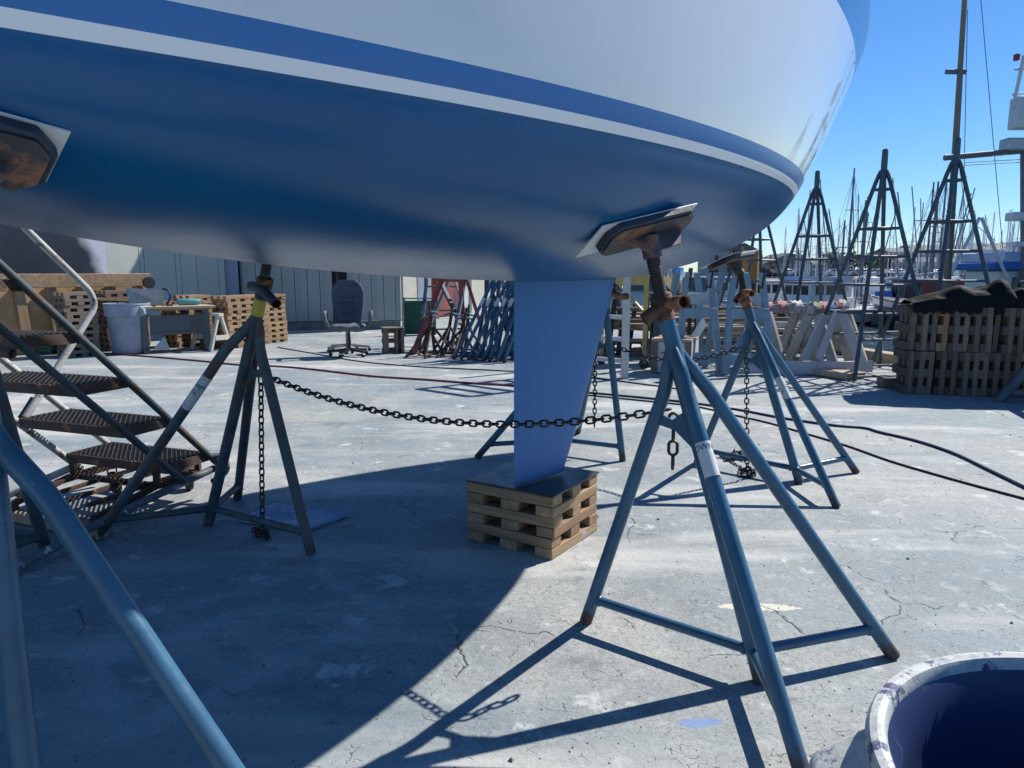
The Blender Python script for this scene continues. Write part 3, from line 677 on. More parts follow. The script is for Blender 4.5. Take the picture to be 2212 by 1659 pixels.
MB().lathe([(.235,.0),(.245,.02),(.292,bz-.12),(.298,bz-.11)],bc,seg=64).build('bin_body',bin_mat(),bn)
MB().lathe([(.298,bz-.11),(.324,bz-.10),(.331,bz-.03),(.338,bz-.018),(.340,bz-.006),(.335,bz+.004),(.326,bz+.007),(.317,bz+.004),(.313,bz-.004),(.312,bz-.014)],bc,seg=96).build('rim',bin_mat(),bn)
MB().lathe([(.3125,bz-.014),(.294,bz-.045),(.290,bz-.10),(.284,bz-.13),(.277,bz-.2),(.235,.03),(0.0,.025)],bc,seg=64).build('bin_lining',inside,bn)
for sg in (-1,1):
    hd=V((-.93,.36,0)).normalized()*-sg*-1 if sg==1 else V((.93,-.36,0)).normalized(); hd=hd if sg==-1 else V((-.93,.36,0)).normalized(); pp=V((-hd.y,hd.x,0))
    q=bc+hd*.315; mb=MB()
    mb.prism([q-pp*.10+V((0,0,bz-.03)),q+hd*.085-pp*.075+V((0,0,bz-.085)),q+hd*.095-pp*.07+V((0,0,bz-.14)),q+hd*.02-pp*.085+V((0,0,bz-.20))],pp*.17); mb.build('handle',bin_mat(),bn,bevel=.008)
# ------------------------------------------------------------------ rolling step ladder at left
wd=V((.94,-.34,0)); aw=V((.34,.94,0)); T1=V((-1.87,3.77,.275)); stp=V((-.10,-.215,.25))
lad=thing('step_ladder','rusty rolling step ladder with grated treads climbing under the hull at left','step ladder',(T1.x-.3,T1.y,0))
def treadmat():
    return M['rust']
for i in range(6):
    P=T1+stp*i; W_,D_=.74,.30
    mb=MB(); p0=P; p1=P-wd*W_; p2=p1+aw*D_; p3=P+aw*D_
    for a,b in ((p0,p1),(p1,p2),(p2,p3),(p3,p0)): mb.beam(a-V((0,0,.018)),b-V((0,0,.018)),.012,.05)
    tr=mb.build('tread',M['rust'],lad)
    mb=MB(); nU=22; nV=9
    for k in range(nU+nV):                     # diamond mesh: two families of crossing diagonals
        for sg in (1,-1):
            pts=[]
            for q in (0,1):
                u=k-nV+q*nV if sg==1 else k-q*nV
                pts.append((u/nU,q))
            (u0,v0),(u1,v1)=pts
            if u1<u0: (u0,v0),(u1,v1)=(u1,v1),(u0,v0)
            if u1<=0 or u0>=1: continue
            if u0<0: v0+= (v1-v0)*(0-u0)/(u1-u0); u0=0
            if u1>1: v1=v0+(v1-v0)*(1-u0)/(u1-u0); u1=1
            A=P-wd*W_*u0+aw*D_*v0; B=P-wd*W_*u1+aw*D_*v1
            mb.beam(A+V((0,0,.004+.002*sg)),B+V((0,0,.004+.002*sg)),.005,.010)
    g=mb.build('grating',M['dark_iron'],tr,smooth=0)
def rail(p,q,mat,r=.019,nm='stringer'): return MB().tube([p,q],r,14).build(nm,mat,lad)
for base,mt in ((T1+V((0.012,0,0)),'rust_steel'),(T1+aw*.30+V((.012,0,0)),'rust_steel'),(T1-wd*.752,'galv2'),(T1-wd*.752+aw*.30,'galv2')):
    if 'galv2' not in M: M['galv2']=paint('chipped_white_tube',(.42,.43,.42),.5,.25,6,chip=.42,chipcol=(.09,.06,.045),chipscale=12,bump=.15)
    rail(base-stp*.35-V((0,0,.02)),base+stp*6.3-V((0,0,.02)),M[mt])
L0=T1-wd*.77
def lp(a,z): return V((L0.x,L0.y,0))+aw*a+V((0,0,z))
hr=MB().tube(smoothpath([lp(-.2,.53),lp(0,.76),lp(.22,1.02),lp(.285,1.11),lp(.27,1.19),lp(.2,1.27),lp(-.14,1.60),lp(-.6,2.08),lp(-.8,2.3)],8),.019,14).build('handrail',M['galv2'],lad)
MB().prism([lp(-.24,.50)-wd*.02,lp(-.13,.63)-wd*.02,lp(-.10,.60)-wd*.02,lp(-.21,.47)-wd*.02],-wd*.02).build('handrail_bracket',M['dark_iron'],lad)
# base: rails, front frame, casters
nr0=gp(25,1232,.03); nr1=gp(455,1016,.2)
MB().tube(smoothpath([gp(15,1238,.03),gp(230,1122,.10),gp(440,1022,.17),gp(458,1014,.18)],6),.021,14).build('base_rail',paint('taped_rail',(.1,.13,.15),.6,.5,5,chip=.40,chipcol=(.5,.5,.47),chipscale=10,bump=.1),lad)
fr1=gp(3,1076,.06); fr2=gp(160,1008,.20)
MB().tube([at(-60,1098,3.4),fr1,fr2],.021,14).build('base_rail',M['galv2'],lad)
MB().tube(smoothpath([T1+aw*.30+wd*.01-V((0,0,.02)),T1+aw*.36+wd*.05-V((0,0,.03)),T1+aw*.33+wd*.10-V((0,0,.10)),T1+aw*.2+wd*.12-V((0,0,.13))],6),.018,12).build('base_hoop',M['rust_steel'],lad)
mb=MB()
za=.155
fA=T1-wd*.08; fB=T1-wd*.70
for s0,s1 in ((fA,fA+aw*.3),(fB,fB+aw*.3),(fA,fB),(fA+aw*.3,fB+aw*.3)):
    mb.beam(V((s0.x,s0.y,za)),V((s1.x,s1.y,za)),.03,.03)
for s0 in (fA,fB,fA+aw*.3,fB+aw*.3): mb.beam(V((s0.x,s0.y,za)),V((s0.x,s0.y,.26)),.03,.03,up=(0,1,0))
for k in range(4):
    q=lerp(fA,fB,.1+k*.27); mb.beam(V((q.x,q.y,za+.002))-aw*.38,V((q.x,q.y,za+.002))+aw*.3,.022,.02)
q0=fA-aw*.40; q1=fB-aw*.36
mb.beam(V((q0.x,q0.y,.10)),V((fA.x,fA.y,za+.004)),.03,.03); mb.beam(V((q1.x,q1.y,.10)),V((fB.x,fB.y,za+.004)),.03,.03)
mb.beam(V((q0.x,q0.y,.02)),V((q0.x,q0.y,.11)),.03,.03,up=(0,1,0)); mb.beam(V((q1.x,q1.y,.02)),V((q1.x,q1.y,.11)),.03,.03,up=(0,1,0))
mb.build('base_frame',M['rust'],lad)
mb=MB(); mb.beam(V((q0.x,q0.y,.035))+wd*.05,V((q1.x,q1.y,.035)),.06,.05); mb.build('base_board',M['lumber_x'],lad)
for c_ in (gp(409,1058)+V((0,0,.055)),V(((fB+aw*.25).x,(fB+aw*.25).y,.055)),V(((fB+aw*.1+wd*.2).x,(fB+aw*.1+wd*.2).y,.055))):
    wl=MB().lathe([(0,-.016),(.05,-.016),(.055,-.01),(.055,.01),(.05,.016),(0,.016)],c_,wd*.5+aw*.85,24).build('caster_wheel',M['black_rubber'],lad)
    MB().lathe([(0,-.018),(.024,-.018),(.024,.018),(0,.018)],c_,wd*.5+aw*.85,16).build('wheel_hub',M['galv'],wl)
    a_=(wd*.5+aw*.85).normalized()
    mb=MB(); mb.beam(c_-a_*.024,c_-a_*.024+V((0,0,.08)),.03,.005,up=a_); mb.beam(c_+a_*.024,c_+a_*.024+V((0,0,.08)),.03,.005,up=a_); mb.box(c_+V((0,0,.083)),(.06,.06,.008)); mb.build('caster_fork',M['rust'],lad)

# ------------------------------------------------------------------ shed on the left
def siding(name,col,rough=.6): return paint(name,col,rough,.08,1.2,bump=.03,grime=mul(col,.72))
shm=siding('pale_green_siding',(.42,.455,.42)); shd=siding('grey_green_door',(.31,.345,.345)); shw=siding('oversprayed_siding',(.47,.49,.55))
A0=V((-6.25,15.75,0)); dW=V((-.52,-.854,0)).normalized(); nW=V((-dW.y,dW.x,0)); nW=nW if nW.y<0 else -nW
sh=thing('shed','long metal-sided boatyard shed behind the wooden pallets at left','shed',A0)
H_=5.2
mb=MB(); x=0.0; widths=[.16,.52,.36,.12,.66,.1,.62,.12]
k=0
while x<1.95:
    wdt=widths[k%len(widths)]; k+=1
    mb.beam(A0+dW*(x+.006)+V((0,0,H_/2)),A0+dW*(x+wdt-.006)+V((0,0,H_/2)),.05,H_); x+=wdt
mb.build('wall',shm,sh)
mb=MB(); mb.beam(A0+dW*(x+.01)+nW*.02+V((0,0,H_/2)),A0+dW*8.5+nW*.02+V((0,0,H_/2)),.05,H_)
def shadow_wall():
    t=NT('painted_shadow_wall'); n=t.noise(1.6,5,.6); c=t.mix(t.ramp(n,[(.3,0),(.7,1)]),(.40,.43,.52),(.50,.52,.58)); c=t.mix(t.ramp(t.noise(9,4,.7,t.mapped((1,1,.12))),[(.55,0),(.7,.35)]),c,(.6,.6,.62))
    # soft-edged shadow on the left half of the sheet, painted in navy
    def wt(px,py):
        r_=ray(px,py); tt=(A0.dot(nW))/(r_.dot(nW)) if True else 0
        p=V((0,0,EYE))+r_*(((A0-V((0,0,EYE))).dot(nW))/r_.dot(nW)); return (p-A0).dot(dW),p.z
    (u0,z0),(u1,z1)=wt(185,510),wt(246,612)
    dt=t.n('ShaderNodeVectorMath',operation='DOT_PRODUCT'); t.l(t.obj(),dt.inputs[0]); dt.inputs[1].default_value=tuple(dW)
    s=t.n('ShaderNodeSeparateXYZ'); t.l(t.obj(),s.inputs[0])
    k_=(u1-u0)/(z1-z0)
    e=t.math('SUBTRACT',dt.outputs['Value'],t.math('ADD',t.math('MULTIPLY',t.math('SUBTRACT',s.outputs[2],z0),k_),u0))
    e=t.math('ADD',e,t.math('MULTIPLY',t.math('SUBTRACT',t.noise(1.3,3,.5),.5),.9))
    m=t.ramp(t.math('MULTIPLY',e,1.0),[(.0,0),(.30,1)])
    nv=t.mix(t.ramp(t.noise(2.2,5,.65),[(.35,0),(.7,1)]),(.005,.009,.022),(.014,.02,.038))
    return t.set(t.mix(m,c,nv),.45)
mb.build('wall',shadow_wall(),sh)
mb=MB(); mb.beam(A0-dW*.02-nW*.06+V((0,0,H_/2)),A0+dW*8.6-nW*.06+V((0,0,H_/2)),.04,H_); mb.build('wall_backing',M['dark_iron'],sh)
# door front, in shade
D0=at(487,700,15.85); D0.z=0; D1=at(866,700,16.7); D1.z=0; dd=(D1-D0).normalized(); nd=V((dd.y,-dd.x,0)); Ld=(D1-D0).length
gz0=.20
mb=MB(); x=.42
wl=[.27]*30
for k in range(30):
    if x>Ld-.05: break
    e=min(x+.272,Ld-.01)
    if k in(7,): x=e+.05; continue
    mb.beam(D0+dd*(x+.006)+V((0,0,gz0+(H_-gz0)/2)),D0+dd*(e-.006)+V((0,0,gz0+(H_-gz0)/2)),.06,H_-gz0)
    if k%2==0: mb.beam(D0+dd*(x+.08)+nd*.035+V((0,0,gz0+(H_-gz0)/2)),D0+dd*(x+.11)+nd*.035+V((0,0,gz0+(H_-gz0)/2)),.012,H_-gz0-.02)
    x=e
mb.build('sliding_door',shd,sh)
MB().beam(D0+dd*.02+nd*.03+V((0,0,H_/2)),D0+dd*.33+nd*.03+V((0,0,H_/2)),.06,H_).build('door_jamb',siding('blue_grey_jamb',(.27,.30,.40)),sh)
mb=MB(); mb.beam(D0+dd*.34-nd*.25+V((0,0,H_/2)),D0+dd*.62-nd*.25+V((0,0,H_/2)),.04,H_); mb.build('door_lining',M['white_paint'],sh)
mb=MB(); mb.beam(D0+dd*2.41+nd*.05+V((0,0,H_/2)),D0+dd*2.46+nd*.05+V((0,0,H_/2)),.05,H_); mb.build('drain_pipe',M['dark_iron'],sh)
mb=MB(); mb.beam(D0-nd*.22+dd*.4+V((0,0,.09)),D1-nd*.22+V((0,0,.09)),.3,.18); mb.build('sill',M['galv'],sh)
mb=MB(); mb.beam(D0-nd*.6+V((0,0,H_/2)),D1-nd*.6+V((0,0,H_/2)),.04,H_); mb.build('inner_lining',M['dark_iron'],sh)
mb=MB(); e0=D1+dd*.05; mb.beam(e0+V((0,0,H_/2)),e0+V((.26,.40,H_/2)),.06,H_); mb.build('end_wall',M['cream'],sh)
mb=MB(); mb.beam(e0+V((.27,.47,H_/2)),e0+V((.55,.80,H_/2)),.10,H_); mb.build('downpipe_box',siding('pale_blue_box',(.38,.42,.5)),sh)
mb=MB(); cA=A0+dW*8.5; rf=[A0+V((0,0,H_)),cA+V((0,0,H_)),cA+V((-6,6,H_+1.5)),D1+V((-1,7,H_+1.5)),D1+V((0,0,H_)),D0+V((0,0,H_))]
mb.prism([p+V((0,0,.02)) for p in rf],(0,0,.12)); mb.build('roof',M['galv'],sh,smooth=0)
# no awning built: the wall's shade is put into its colour
# ribbed timber panel leaning by the wall
pA0=at(-120,700,10.7); pA0.z=0; pA1=at(322,700,12.9); pA1.z=0; pdn=(pA1-pA0).normalized(); pnn=V((pdn.y,-pdn.x,0)); PL=(pA1-pA0).length
pan=thing('plywood_hoarding','big ribbed timber and plywood panel standing behind the small pallets at left','hoarding',pA0)
mb=MB(); mb.beam(pA0+V((0,0,.6)),pA1+V((0,0,.6)),.02,1.2); mb.build('plywood',M['ply_x'],pan)
for k in range(7):
    q=pA0+pdn*(.12+k*(PL-.24)/6); mb=MB(); mb.beam(q+pnn*.08+V((0,0,.02)),q+pnn*.08+pdn*-.06+V((0,0,1.06)),.14,.13,up=pnn); mb.build('rib',M['pine_z'],pan,bevel=.006)
mb=MB(); mb.beam(pA0+pnn*.17+V((0,0,1.17)),pA1+pnn*.17+V((0,0,1.17)),.09,.22); mb.build('top_rail',M['pine_x'],pan,bevel=.008)
q=pA1+pnn*.25-pdn*.06+V((0,0,1.12)); MB().tube([q,q+pnn*.05],.10,20).build('end_cap',M['black_rubber'],pan)

# ------------------------------------------------------------------ small pallets stacked in the sun
def small_pallet(mx,my): return pallet_mb(None).build('pallet',[mx,my],None,smooth=0)
sun_src=small_pallet(M['pine_x'],M['pine_y']); brown_src=small_pallet(M['brown_x'],M['brown_y']); dark_src=small_pallet(M['old_x'],M['old_y'])
used=set()
def put(src,loc,rot,label,group):
    if src.name in used:
        o=src.copy(); COL.objects.link(o)
    else: o=src; used.add(src.name)
    o.location=loc; o.rotation_euler=rot; return tag(o,label,'pallet',group)
b0=at(468,755,12.2); b0.z=0; fd=V((.52,.854,0)).normalized(); fr=math.atan2(fd.y,fd.x); bk=V((-fd.y,fd.x,0))
def stack(px,Y,n,src,label,group,rz=fr,top=None):
    c=at(px,700,Y); c.z=0
    for i in range(n):
        put(src,(c.x+random.uniform(-.012,.012),c.y+random.uniform(-.012,.012),i*.1),(0,0,rz+random.uniform(-.03,.03)),label,group)
    return c
for px,Y,n in ((497,12.55,9),(535,12.95,9),(571,13.3,9),(600,13.65,9)):
    pass
g='fresh pallets stacked in the sun'
stack(502,12.55,9,sun_src,'fresh pale pallet in the stack just right of the steel desk',g)
stack(540,13.0,9,sun_src,'fresh pale pallet in the stack behind the rusty stand',g)
stack(582,13.5,9,sun_src,'fresh pale pallet in the rightmost sunlit stack by the shed door',g)
stack(420,12.9,9,sun_src,'fresh pale pallet in the stack behind the steel desk',g)
stack(392,12.75,8,sun_src,'fresh pale pallet in the stack behind the left end of the steel desk',g)
g='greyed pallets stacked behind the bin'
stack(166,11.3,10,brown_src,'greyed pallet in the left stack between the timber panel and the bin',g,fr-.1)
stack(252,12.15,10,brown_src,'greyed pallet in the stack directly behind the grey bin',g,fr-.1)
pl=at(235,646,11.9); solo(MB().beam(at(205,645,11.8),at(318,649,12.4),.2,.05),'plank',M['pine_x'],'pale plank lying on top of the greyed pallets','plank',pl)

# ------------------------------------------------------------------ grey bin
gb=gp(262,767); gb=V((gb.x,gb.y+.28,0)); b2=thing('waste_bin','grey plastic bin with blue overspray standing left of the steel desk','bin',gb)
MB().lathe([(.0,.01),(.25,.01),(.262,.03),(.295,.58),(.30,.60)],gb,seg=40).build('bin_body',M['bin_grey'],b2)
MB().lathe([(.30,.60),(.33,.61),(.335,.78),(.345,.79),(.345,.81),(.325,.812),(.32,.78),(.29,.5),(.25,.06),(0,.05)],gb,seg=40).build('rim',M['bin_grey'],b2)
for sg in (-1,1):
    hd=V((.95,-.3,0)).normalized()*sg; pp=V((-hd.y,hd.x,0)); q=gb+hd*.325; mb=MB(); mb.prism([q-pp*.07+V((0,0,.77)),q+hd*.06-pp*.05+V((0,0,.72)),q+hd*.065-pp*.05+V((0,0,.64)),q-pp*.07+V((0,0,.61))],pp*.13); mb.build('handle',M['bin_grey'],b2,bevel=.006)
# ------------------------------------------------------------------ steel desk used as a workbench
k0=gp(312,765); k1=gp(455,757); kd=(k1-k0).normalized(); kn=V((-kd.y,kd.x,0)); KL=(k1-k0).length
ds=thing('workbench','grey steel desk with a timber top used as a workbench','workbench',k0)
def kp(u,v,z): return k0+kd*u+kn*v+V((0,0,z))
MB().beam(kp(-.06,.3,.735),kp(KL+.12,.3,.735),.62,.035).build('top',M['lumber_x'],ds,bevel=.004)
MB().beam(kp(-.02,.32,.70),kp(KL+.06,.32,.70),.56,.03).build('under_top',M['pine_x'],ds)
mb=MB(); mb.beam(kp(.12,.05,.44),kp(KL-.05,.05,.44),.02,.30); mb.beam(kp(.12,.035,.315),kp(KL-.05,.035,.315),.03,.03); mb.beam(kp(.12,.035,.60),kp(KL-.05,.035,.60),.03,.02)
for k in range(10): mb.beam(kp(KL*.72,.036,.36+.022*k),kp(KL-.06,.036,.36+.022*k),.01,.009)
mb.build('front_panel',M['desk_steel'],ds)
for u in (.04,KL-.03):
    mb=MB(); mb.beam(kp(u,.08,.03),kp(u,.08,.68),.10,.09,up=kn); mb.beam(kp(u,-.02,.03),kp(u,.55,.03),.09,.06); mb.beam(kp(u,.5,.03),kp(u,.5,.68),.08,.06,up=kn); mb.build('leg',M['desk_steel'],ds,bevel=.004)
mb=MB(); mb.prism([kp(.13,.04,.06),kp(.38,.0,.05),kp(.32,.04,.27)],kn*.02); mb.build('foot_bracket',M['alu'],ds)
ty=kp(KL*.76,.3,.7545)
tkk=thing('gas_cylinder','teal gas cylinder lying on the workbench','cylinder',ty); 
MB().lathe([(0,-.19),(.035,-.185),(.055,-.15),(.055,.13),(.04,.17),(.018,.18),(.018,.22),(0,.22)],ty+V((0,0,.056)),kd,20).build('cylinder_body',M['teal'],tkk)
MB().lathe([(.02,.22),(.02,.27),(0,.27)],ty+V((0,0,.056)),kd,12).build('valve',M['alu'],tkk)
solo(MB().prism([kp(-.10,.56,.755),kp(.42,.50,.755),kp(.40,.56,1.0),kp(-.14,.62,1.05)],kn*.006),'metal_sheet',paint('stained_metal_sheet',(.3,.35,.35),.5,.35,9,chip=.4,chipcol=(.2,.24,.3)),'stained grey metal sheet leaning up at the back of the workbench','sheet',kp(0,.55,.75))
solo(MB().tube(smoothpath([kp(.44,.42,.76),kp(.50,.42,.9),kp(.47,.44,1.0),kp(.40,.5,1.03)],6),.018,10),'clamp',M['navy'],'blue clamp gripping the right edge of the metal sheet','clamp',kp(.44,.42,.76))
mb=MB()
for k in range(14): 
    q=kp(random.uniform(.15,.5),random.uniform(.1,.3),.757+.004*k%.02); a=random.uniform(0,6); mb.beam(q,q+V((math.cos(a)*.09,math.sin(a)*.09,.004)),.02,.012)
solo(mb,'scrap_heap',M['rust'],'small heap of rusty scrap on the workbench','scrap',kp(.3,.2,.755))
# little cream sawhorse
s0=gp(478,757); hz=thing('sawhorse','small cream-painted sawhorse right of the steel desk','sawhorse',s0)
for du in (0,.5):
    q=s0+bk*du
    for sg in (-1,1): MB().beam(q+fd*(.20*sg)+V((0,0,.01)),q+fd*(.03*sg)+V((0,0,.58)),.07,.035,up=fd).build('leg',M['cream'],hz)
    MB().beam(q-fd*.12-bk*.03+V((0,0,.22)),q+fd*.12-bk*.03+V((0,0,.22)),.02,.08).build('cross_brace',M['cream'],hz)
MB().beam(s0-bk*.06+V((0,0,.6)),s0+bk*.6+V((0,0,.6)),.09,.05).build('top_beam',M['cream'],hz)
# crates under the panel, at the far left
cr=at(96,742,11.6); cr.z=0
mb=MB(); c0=cr
for z in (.06,.13,.20): 
    mb.bx(c0.x-.2,c0.x+.2,c0.y-.16,c0.y-.145,z-.025,z+.025); mb.bx(c0.x-.2,c0.x+.2,c0.y+.145,c0.y+.16,z-.025,z+.025); mb.bx(c0.x-.2,c0.x-.185,c0.y-.145,c0.y+.145,z-.025,z+.025); mb.bx(c0.x+.185,c0.x+.2,c0.y-.145,c0.y+.145,z-.025,z+.025)
for sx in (-.19,0,.19): mb.bx(c0.x+sx-.012,c0.x+sx+.012,c0.y-.168,c0.y-.161,.01,.24)
mb.bx(c0.x-.2,c0.x+.2,c0.y-.16,c0.y+.16,.008,.02)
solo(mb,'crate',M['green'],'green slatted plastic crate low under the step ladder treads','crate',c0)
solo(MB().beam(at(10,738,11.7),at(80,742,11.8),.25,.12),'timber_baulk',M['lumber_x'],'grey timber baulk lying left of the green crate','timber',at(40,740,11.7),bevel=.01)

# ------------------------------------------------------------------ office chair and the bare base behind it
oc=gp(752,771); oc=V((oc.x,oc.y+.1,0))
ch=thing('office_chair','worn navy office chair with a torn grey seat standing alone in the yard','office chair',oc,None,R(12))
ORG[ch.name]=V((0,0,0))
def lm(mb,name,mat,par=None,**k):
    o=mb.build(name,mat,None,**k); o.parent=par or ch; ORG[o.name]=V((0,0,0)); return o
rows=[]
for i in range(15):                                         # backrest: padded rounded slab
    f=i/14; z=.50+.68*f; hw=.20+.05*math.sin(f*2.2)-.0*f
    if f>.72: hw*=math.sqrt(max(1-((f-.72)/.285)**2*.75,.02))
    y=.20+.10*f+.03*math.sin(f*3.1); row=[]
    for k in range(20):
        an=2*math.pi*k/20; cx_=math.copysign(abs(math.cos(an))**.55,math.cos(an)); sy=math.copysign(abs(math.sin(an))**.8,math.sin(an))
        row.append(V((cx_*hw,y+sy*.055-(.03*abs(cx_)**3 if sy<0 else 0),z)))
    rows.append(row)
mb=MB().grid(rows,close=True); mb.f+= [tuple(range(19,-1,-1)),tuple(14*20+k for k in range(20))]; mb.m+=[0,0]
back=lm(mb,'backrest',M['navy_fabric'],smooth=60)
mb=MB()
for z in (.66,.74,.82,.90): mb.beam((-.11,.157+.13*(z-.5),z),(.11,.157+.13*(z-.5),z),.012,.008)
lm(mb,'backrest_seam',M['black_plastic'],back)
rows=[]
for i,(z,sx,sy) in enumerate(((.40,.15,.14),(.41,.24,.22),(.43,.265,.245),(.47,.27,.25),(.495,.25,.23),(.505,.18,.17))):
    rows.append([V((math.copysign(abs(math.cos(2*math.pi*k/28))**.5,math.cos(2*math.pi*k/28))*sx,-.05+math.copysign(abs(math.sin(2*math.pi*k/28))**.5,math.sin(2*math.pi*k/28))*sy,z+.012*math.sin(k*2.3))) for k in range(28)])
mb=MB().grid(rows,close=True); mb.f+=[tuple(range(27,-1,-1)),tuple(5*28+k for k in range(28))]; mb.m+=[0,0]
lm(mb,'seat',M['grey_vinyl'],smooth=60)
for sg in (-1,1):
    p=smoothpath([(sg*.26,.15,.42),(sg*.33,.16,.55),(sg*.345,.13,.675),(sg*.35,-.02,.69),(sg*.35,-.16,.675),(sg*.335,-.20,.57),(sg*.28,-.12,.44)],5); lm(MB().tube(p,.028,10),'armrest',M['grey_vinyl'])
lm(MB().tube([(0,0,.10),(0,0,.24),(0,0,.40)],[.03,.03,.02],14),'gas_column',M['black_plastic'])
for k in range(5):
    an=2*math.pi*k/5+.5; d=V((math.cos(an),math.sin(an),0)); lg_=lm(MB().beam(V((0,0,.115)),d*.30+V((0,0,.085)),.05,.035),'star_leg',M['black_plastic'])
    lm(MB().lathe([(0,-.025),(.03,-.025),(.03,.025),(0,.025)],d*.29+V((0,0,.031)),V((-d.y,d.x,0)),14),'caster',M['black_plastic'],lg_)
o2=at(752,752,11.9); o2.z=0; ch2=thing('chair_base','bare beige five-legged chair base behind the office chair','chair base',o2)
MB().tube([o2+V((0,0,.06)),o2+V((0,0,.36))],.035,14).build('column',M['beige_plastic'],ch2)
for k in range(5):
    an=2*math.pi*k/5+.1; d=V((math.cos(an),math.sin(an),0)); l_=MB().beam(o2+V((0,0,.11)),o2+d*.36+V((0,0,.075)),.05,.04).build('star_leg',M['beige_plastic'],ch2); MB().lathe([(0,-.02),(.028,-.02),(.028,.02),(0,.02)],o2+d*.35+V((0,0,.03)),V((-d.y,d.x,0)),12).build('caster',M['black_plastic'],l_)
MB().lathe([(0,.36),(.05,.36),(.1,.39),(.08,.42),(0,.43)],o2).build('seat_plate',M['dark_iron'],ch2)

# ------------------------------------------------------------------ upright pallet block
u0=gp(828,763); u1=gp(873,763); uc=(u0+u1)/2; ud=V((.93,.37,0)); un=V((-ud.y,ud.x,0))
mb=MB()
solo(mb.beam(uc-ud*.16+un*.0+V((0,0,.2)),uc-ud*.09+V((0,0,.2)),.09,.40).beam(uc+ud*.02+V((0,0,.2)),uc+ud*.07+V((0,0,.2)),.09,.40).beam(uc+ud*.12+V((0,0,.2)),uc+ud*.17+V((0,0,.2)),.09,.40)
  .beam(uc-ud*.17+un*.08+V((0,0,.36)),uc+ud*.17+un*.08+V((0,0,.36)),.07,.07).beam(uc-ud*.17+un*.08+V((0,0,.05)),uc+ud*.17+un*.08+V((0,0,.05)),.07,.07).beam(uc-ud*.17+un*.08+V((0,0,.2)),uc+ud*.1+un*.08+V((0,0,.2)),.07,.07)
  .beam(uc-ud*.14+un*.16+V((0,0,.2)),uc-ud*.05+un*.16+V((0,0,.2)),.08,.40).beam(uc+ud*.08+un*.16+V((0,0,.2)),uc+ud*.17+un*.16+V((0,0,.2)),.08,.40).beam(uc-ud*.17+un*.06+V((0,0,.412)),uc+ud*.17+un*.06+V((0,0,.412)),.3,.02),
  'pallet_block',M['brown_z'],'greyed pallet block standing upright beside the shed corner','pallet block',uc,bevel=.004)
# ------------------------------------------------------------------ second building, behind the racks of stands
B0=V((-4.6,18.0,0)); B1=V((.2,26.0,0)); bd=(B1-B0).normalized(); bn_=V((bd.y,-bd.x,0)); BL=(B1-B0).length
hs=thing('workshop','cream workshop wall with pale posts behind the red beams','workshop',B0)
mb=MB(); mb.beam(B0+V((0,0,2.2)),B1+V((0,0,2.2)),.1,4.4); mb.build('wall',M['cream'],hs)
for k in range(9):
    q=B0+bd*(.3+k*.72)+bn_*.12; MB().beam(q+V((0,0,.0)),q+V((0,0,4.3)),.14,.12,up=bd).build('post',M['cream'] if k%2 else M['galv'],hs)
for u,wd_,h_,mt in ((1.9,.6,1.2,'grey_trestle'),(3.6,.8,1.7,'red_steel'),(4.7,.5,1.0,'white_paint')):
    q=B0+bd*u+bn_*.5; MB().beam(q+V((0,0,h_/2+.02)),q+bd*wd_+V((0,0,h_/2+.02)),.4,h_).build('stored_panel',M[mt],hs,bevel=.02)
fp=at(905,700,15.0); fp.z=0
fz=thing('fence_panel','low green mesh fence panel beside the shed end wall','fence',fp)
mb=MB()
for k in range(13): mb.tube([fp+V((-.28+k*.05,0,.05)),fp+V((-.28+k*.05,0,.72))],.005,5)
for k in range(11): mb.tube([fp+V((-.28,0,.08+k*.06)),fp+V((.32,0,.08+k*.06))],.005,5)
mb.build('mesh',M['green'],fz); MB().beam(fp+V((-.3,.03,.36)),fp+V((.34,.03,.36)),.01,.7).build('backing',M['green'],fz)
for sx in (-.3,.34): MB().tube([fp+V((sx,0,0)),fp+V((sx,0,.78))],.02,8).build('post',M['green'],fz)
MB().tube([fp+V((-.3,0,.76)),fp+V((.34,0,.76))],.015,8).build('top_rail',M['galv'],fz)

# red frames and old steel racks behind the keel
def bar(mb,x0,y0,x1,y1,Y0,Y1,w=.06,h=.06): mb.beam(at(x0,y0,Y0),at(x1,y1,Y1),w,h); return mb
rf=at(892,768,11.6); rf.z=0
t=thing('red_frame','faded red steel A-frame leaning over the old stands','frame',rf)
bar(MB(),889,772,955,604,11.6,12.3,.06,.06).build('leg',M['red_steel'],t)
bar(MB(),1004,774,995,604,12.2,12.2,.085,.06).build('leg',M['red_steel'],t)
bar(MB(),1050,740,1008,604,12.6,12.4,.045,.045).build('brace',M['red_steel'],t)
bar(MB(),940,603,1012,603,12.33,12.28,.09,.09).build('top_beam',M['red_steel'],t)
def rack(x0,x1,Y,label,h=2.0,mat='rust_steel',rungs=(.28,.62,1.05,1.5,1.9),yt=600):
    a=at(x0,760,Y); b=at(x1,760,Y+.2); a.z=b.z=0
    r=thing('old_ladder',label,'ladder',a,'old ladder frames behind the keel')
    for q in (a,b): MB().tube([q,q+V((0,0,h))],.024,10).build('upright',M[mat],r)
    for z in rungs: MB().tube([a+V((0,0,z)),b+V((0,0,z))],.017,8).build('rung',M[mat],r)
    return r
rack(922,1000,12.9,'rusty ladder frame framed by the faded red legs')
rack(1050,1105,12.7,'rusty ladder frame behind the leaning blue stands')
